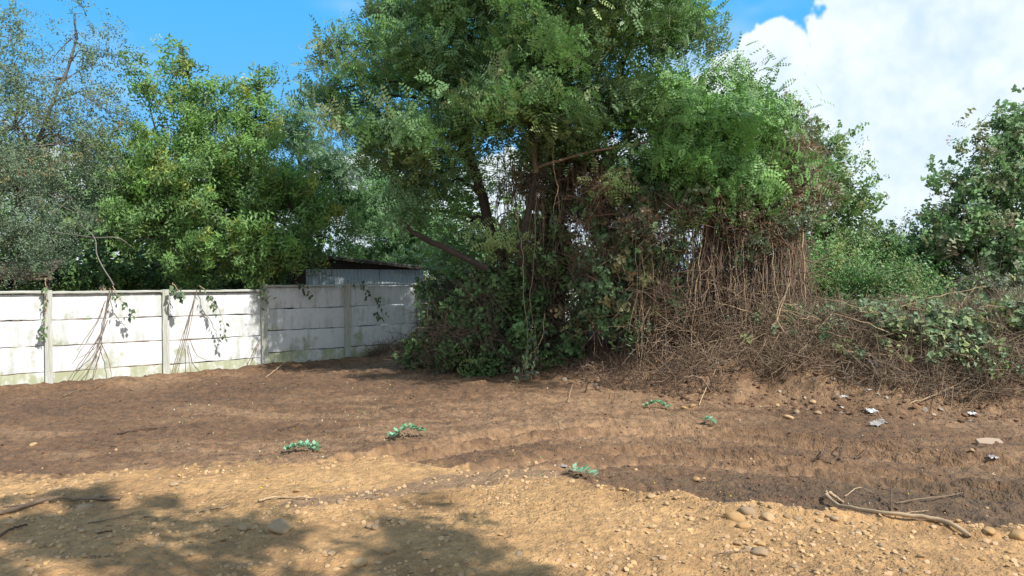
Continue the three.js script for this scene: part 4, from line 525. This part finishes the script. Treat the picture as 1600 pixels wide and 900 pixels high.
// ------------------------------------------------------------------ sticks lying about
(function () {
  const r = rng(451);
  const stick = (label, pts, r0, r1, mat, forks = []) => {
    const path = (l) => smooth(l.map(([u, v, up = 0]) => groundAt(u, v).add(V(0, up, 0))), 18), s = path(pts).map((p) => { p.y = Math.max(p.y, gh(p.x, p.z) + r1 * 0.4); return p; });
    const t = thing('stick', label, 'stick', null); part('shaft', new Build().tube(wiggle(s, r0 * 0.7, r), r0 * 0.8, r1 * 0.75, 8, [1, 1, 1], 0.18, r).geo(), mat, t);
    for (const f of forks) part('side_twig', new Build().tube(wiggle(path(f), 0.008, r), r1 * 0.8, r1 * 0.35, 5, [1, 1, 1], 0, r).geo(), mat, t);
  };
  stick('long bent branch lying across the lip of the yellow fill', [[1290, 786, 0.06], [1308, 796, 0.03], [1370, 806, 0.02], [1440, 817, 0.03], [1475, 822, 0.02], [1515, 842, 0.02]], 0.019, 0.024, M.paleStick, [[[1292, 786, 0.05], [1291, 778, 0.06]], [[1296, 782, 0.04], [1318, 790, 0.02]]]);
  stick('long dark stick in the shade at the left edge', [[-20, 812, 0.02], [40, 796, 0.03], [90, 788, 0.04], [130, 785, 0.03], [188, 786, 0.02]], 0.026, 0.014, M.dry, [[[5, 799, 0.03], [35, 796, 0.03]]]);
  stick('straight tan stick left of centre on the gravel', [[404, 786, 0.02], [430, 782, 0.02], [490, 781, 0.015]], 0.014, 0.008, M.paleStick);
  stick('thin stick in front of the straight tan one', [[308, 803, 0.01], [335, 798, 0.01], [360, 795, 0.01]], 0.009, 0.006, M.paleStick);
  stick('dark curved stick in the left-hand shade', [[138, 821, 0.01], [170, 815, 0.015], [210, 807, 0.015]], 0.008, 0.005, M.dry);
  stick('short dark stick low in the left-hand shade', [[152, 837, 0.01], [176, 832, 0.015]], 0.008, 0.006, M.darkStick);
  stick('stick slanting up from the lower left corner', [[-5, 845, 0.02], [22, 832, 0.02], [42, 823, 0.01]], 0.016, 0.009, M.darkStick);
  stick('thin stick in the pebble patch below the lip', [[1115, 872, 0.01], [1140, 869, 0.015], [1205, 864, 0.01]], 0.006, 0.004, M.dry);
  stick('dark root poking from the soil right of centre', [[1272, 725, 0.0], [1284, 718, 0.05], [1293, 708, 0.12]], 0.018, 0.008, M.darkStick, [[[1278, 722, 0.02], [1300, 728, 0.01]]]);
  stick('dark root stub beside the poking root', [[1312, 722, 0.02], [1316, 712, 0.08], [1321, 708, 0.1]], 0.016, 0.010, M.darkStick);
  stick('curved dark root lying right of the stub', [[1335, 722, 0.01], [1348, 718, 0.04], [1356, 712, 0.06]], 0.014, 0.007, M.darkStick);
  stick('thin pale twig arching over the black soil', [[1320, 780, 0.01], [1345, 774, 0.06], [1365, 778, 0.02]], 0.006, 0.004, M.paleStick);
  stick('long thin root across the black soil', [[1400, 788, 0.01], [1430, 787, 0.02], [1480, 780, 0.03], [1505, 777, 0.02]], 0.008, 0.005, M.dry);
  stick('upright dark root in the black soil', [[1392, 800, 0], [1392, 790, 0.05], [1393, 778, 0.12]], 0.010, 0.006, M.darkStick);
  stick('pale twig lying in the black soil', [[1400, 810, 0.01], [1425, 806, 0.02], [1450, 803, 0.01]], 0.006, 0.004, M.paleStick);
  stick('dark root lying on brown soil at left', [[185, 681, 0.02], [215, 676, 0.02], [265, 670, 0.02]], 0.016, 0.008, M.darkStick);
  stick('curved root on brown soil below the wall', [[435, 677, 0.02], [455, 671, 0.04], [468, 665, 0.02]], 0.014, 0.008, M.darkStick);
  stick('forked root at the foot of the bank', [[1054, 611, 0.25], [1058, 625, 0.1], [1080, 632, 0.02]], 0.018, 0.010, M.darkStick, [[[1058, 620, 0.14], [1075, 618, 0.1]]]);
  stick('pale stick leaning on the bank below the vines', [[1092, 634, 0.01], [1105, 615, 0.12], [1118, 595, 0.18]], 0.011, 0.007, M.paleStick);
  stick('bent root arching out of the tan slope', [[912, 605, 0.1], [940, 612, 0.12], [957, 618, 0.1], [959, 632, 0.0]], 0.010, 0.006, M.darkStick);
  stick('short twig standing on the tan slope', [[888, 632, 0], [891, 618, 0.06], [895, 608, 0.08]], 0.009, 0.005, M.paleStick);
  stick('thin straight twig on the tan soil', [[864, 658, 0.02], [875, 668, 0.02], [887, 681, 0.01]], 0.006, 0.004, M.dry);
  stick('long pale stick at the foot of the wall', [[100, 622, 0.02], [130, 613, 0.06], [165, 604, 0.08]], 0.012, 0.007, M.dry);
  stick('pale pole leaning at the foot of the fourth bay', [[415, 592, 0.02], [430, 585, 0.08], [446, 576, 0.14]], 0.012, 0.008, M.paleStick);
})();

// ------------------------------------------------------------------ green sprays dropped on the soil, litter
(function () {
  const r = rng(471), lg = (() => { const P = []; leaflet(P, V(0, 0, 0), V(0, 0.25, 1).normalize(), V(0, 1, 0.1), 0.05, 0.024); return flat(P); })();
  const mats = [leafMat(rgb(0.14, 0.33, 0.16)), leafMat(rgb(0.24, 0.46, 0.28)), leafMat(rgb(0.07, 0.20, 0.07))];
  const spray = (label, u0, v0, u1, v1, n, arch) => { const a = groundAt(u0, v0), b = groundAt(u1, v1), t = thing('fallen_spray', label, 'leaf spray', null, 'green sprays on the soil'), s = smooth([a.clone().add(V(0, 0.02, 0)), a.clone().lerp(b, 0.5).add(V(0, arch, 0)), b.clone().add(V(0, 0.02, 0))], n), ax = b.clone().sub(a).normalize(); part('stalk', new Build().tube(s, 0.004, 0.002, 4).geo(), M.paleStick, t);
    s.forEach((p, k) => { for (const q of [-1, 1, -0.4, 0.5]) { const m = part('leaflet', lg, mats[Math.floor(r() * 3)], t); m.position.copy(p).add(V((r() - 0.5) * 0.03, 0.004 + 0.03 * r(), (r() - 0.5) * 0.12)); m.rotation.set(-0.3 * r(), Math.atan2(ax.z, -ax.x) + (q < 0 ? 0 : Math.PI) + (r() - 0.5) * 0.9, (r() - 0.5) * 0.7, 'YXZ'); m.scale.setScalar(1.2 + 0.9 * r()); } }); };
  spray('pale green leaf spray lying on the soil left of centre', 448, 709, 498, 707, 15, 0.06);
  spray('arched green leaf spray on the soil at centre', 612, 688, 662, 681, 15, 0.10);
  spray('bright green leaf spray at the foot of the bank', 1008, 638, 1044, 641, 13, 0.07);
  spray('sparse green sprig on the dark track edge', 892, 742, 925, 748, 7, 0.04);
  spray('small dark green sprig below the bank', 1098, 662, 1116, 668, 6, 0.05);
  const crumple = (s) => { const g = new THREE.PlaneGeometry(1, 0.7, 10, 8), p = g.attributes.position; for (let k = 0; k < p.count; k++) { const x = p.getX(k), y = p.getY(k); p.setXYZ(k, x + 0.1 * n2(x * 5 + s, y * 5), 0.5 * Math.abs(fbm(x * 5 + s * 3, y * 5, 3)) - 0.02, y + 0.1 * n2(y * 6, x * 6 + s)); } g.computeVertexNormals(); return g; };
  const white = std(rgb(0.45, 0.44, 0.43), 0.7), grey = std(rgb(0.26, 0.235, 0.21), 0.85), film = std(rgb(0.24, 0.21, 0.20), 0.5);
  const rag = (u, v, w, mat, label, cat) => { const p = groundAt(u, v), m = single('litter', crumple(u * 0.37), mat, label, cat, undefined, p.add(V(0, 0.012, 0))); m.scale.setScalar(0.62 * w * -p.z / F); m.rotation.set(0.2, r() * 1 - 0.5, 0); };
  rag(1363, 646, 30, white, 'crumpled white plastic on the soil slope, upper piece', 'litter'); rag(1372, 664, 40, grey, 'grey crumpled bag lowest on the soil slope', 'litter'); rag(1318, 622, 18, white, 'small torn white scrap left of the plastic', 'litter'); rag(1358, 612, 12, white, 'white scrap high on the soil slope', 'litter'); rag(1372, 572, 44, film, 'grey sheet of old plastic on top of the bank', 'plastic sheet'); rag(1520, 650, 20, white, 'pale splinter of litter at the foot of the green heap', 'litter'); rag(1552, 722, 24, film, 'dark scrap of rubber on the soil at right', 'litter'); rag(881, 732, 18, grey, 'pale grey scrap at the end of the yellow fill', 'litter'); rag(1315, 638, 9, white, 'tiny white scrap under the torn one', 'litter');
  const sl = (() => { const s = new THREE.Shape(); [[-0.5, -0.1], [-0.42, 0.2], [0.1, 0.26], [0.5, 0.12], [0.46, -0.16], [-0.1, -0.24]].forEach(([x, y], k) => k ? s.lineTo(x, y) : s.moveTo(x, y)); const g = new THREE.ExtrudeGeometry(s, { depth: 0.1, bevelEnabled: true, bevelSize: 0.03, bevelThickness: 0.03, bevelSegments: 2 }); g.rotateX(-Math.PI / 2); return g; })();
  const p = groundAt(1545, 694), m = single('stone_slab', sl, std(rgb(0.33, 0.24, 0.165), 0.9), 'flat pale slab lying on the soil at right', 'stone slab', undefined, p); m.scale.setScalar(0.3); m.rotation.set(0.25, 0.1, 0);
})();

// ------------------------------------------------------------------ the tree beside the photographer, whose shade falls on the gravel
tree({ seed: 501, name: 'shade_tree', label: 'tall broadleaf tree standing right of the photographer, shading the gravel', kind: 'broad', world: true, mat: M.leafDull, n: 1500, per: 12, clump: 0.2, tint: [0.083, 0.148, 0.049], size: 1.25, twigs: 0.3,
  trunks: [[[V(6.8, -0.1, 3.4), V(6.7, 3, 3.3), V(6.0, 6, 2.4), V(4.6, 8, 0.8)], 0.22, 0.08]],
  lobes: [[30, 815, 8.2, 0.50], [125, 803, 8.5, 0.46], [215, 803, 8.2, 0.42], [60, 850, 8, 0.42], [170, 845, 8.6, 0.5], [265, 835, 8.3, 0.4], [345, 838, 8.2, 0.4], [410, 832, 8.5, 0.28], [110, 885, 8.2, 0.3], [330, 872, 8, 0.36], [420, 868, 8.4, 0.34], [690, 852, 8.4, 0.5], [755, 872, 8.1, 0.4], [640, 888, 8.6, 0.34], [680, 808, 8.2, 0.22], [620, 862, 8.3, 0.22], [720, 925, 8.2, 0.6], [50, 940, 8.3, 0.6], [560, 960, 8, 0.6], [250, 1000, 8, 0.8], [700, 1040, 8.2, 0.8], [400, 1100, 8.6, 0.9]].map(([u, v, h, R]) => { const g = groundAt(u, v); g.addScaledVector(SUN, h / SUN.y); return [g.x, g.y, g.z, R]; }) });

renderer.render(scene, camera);
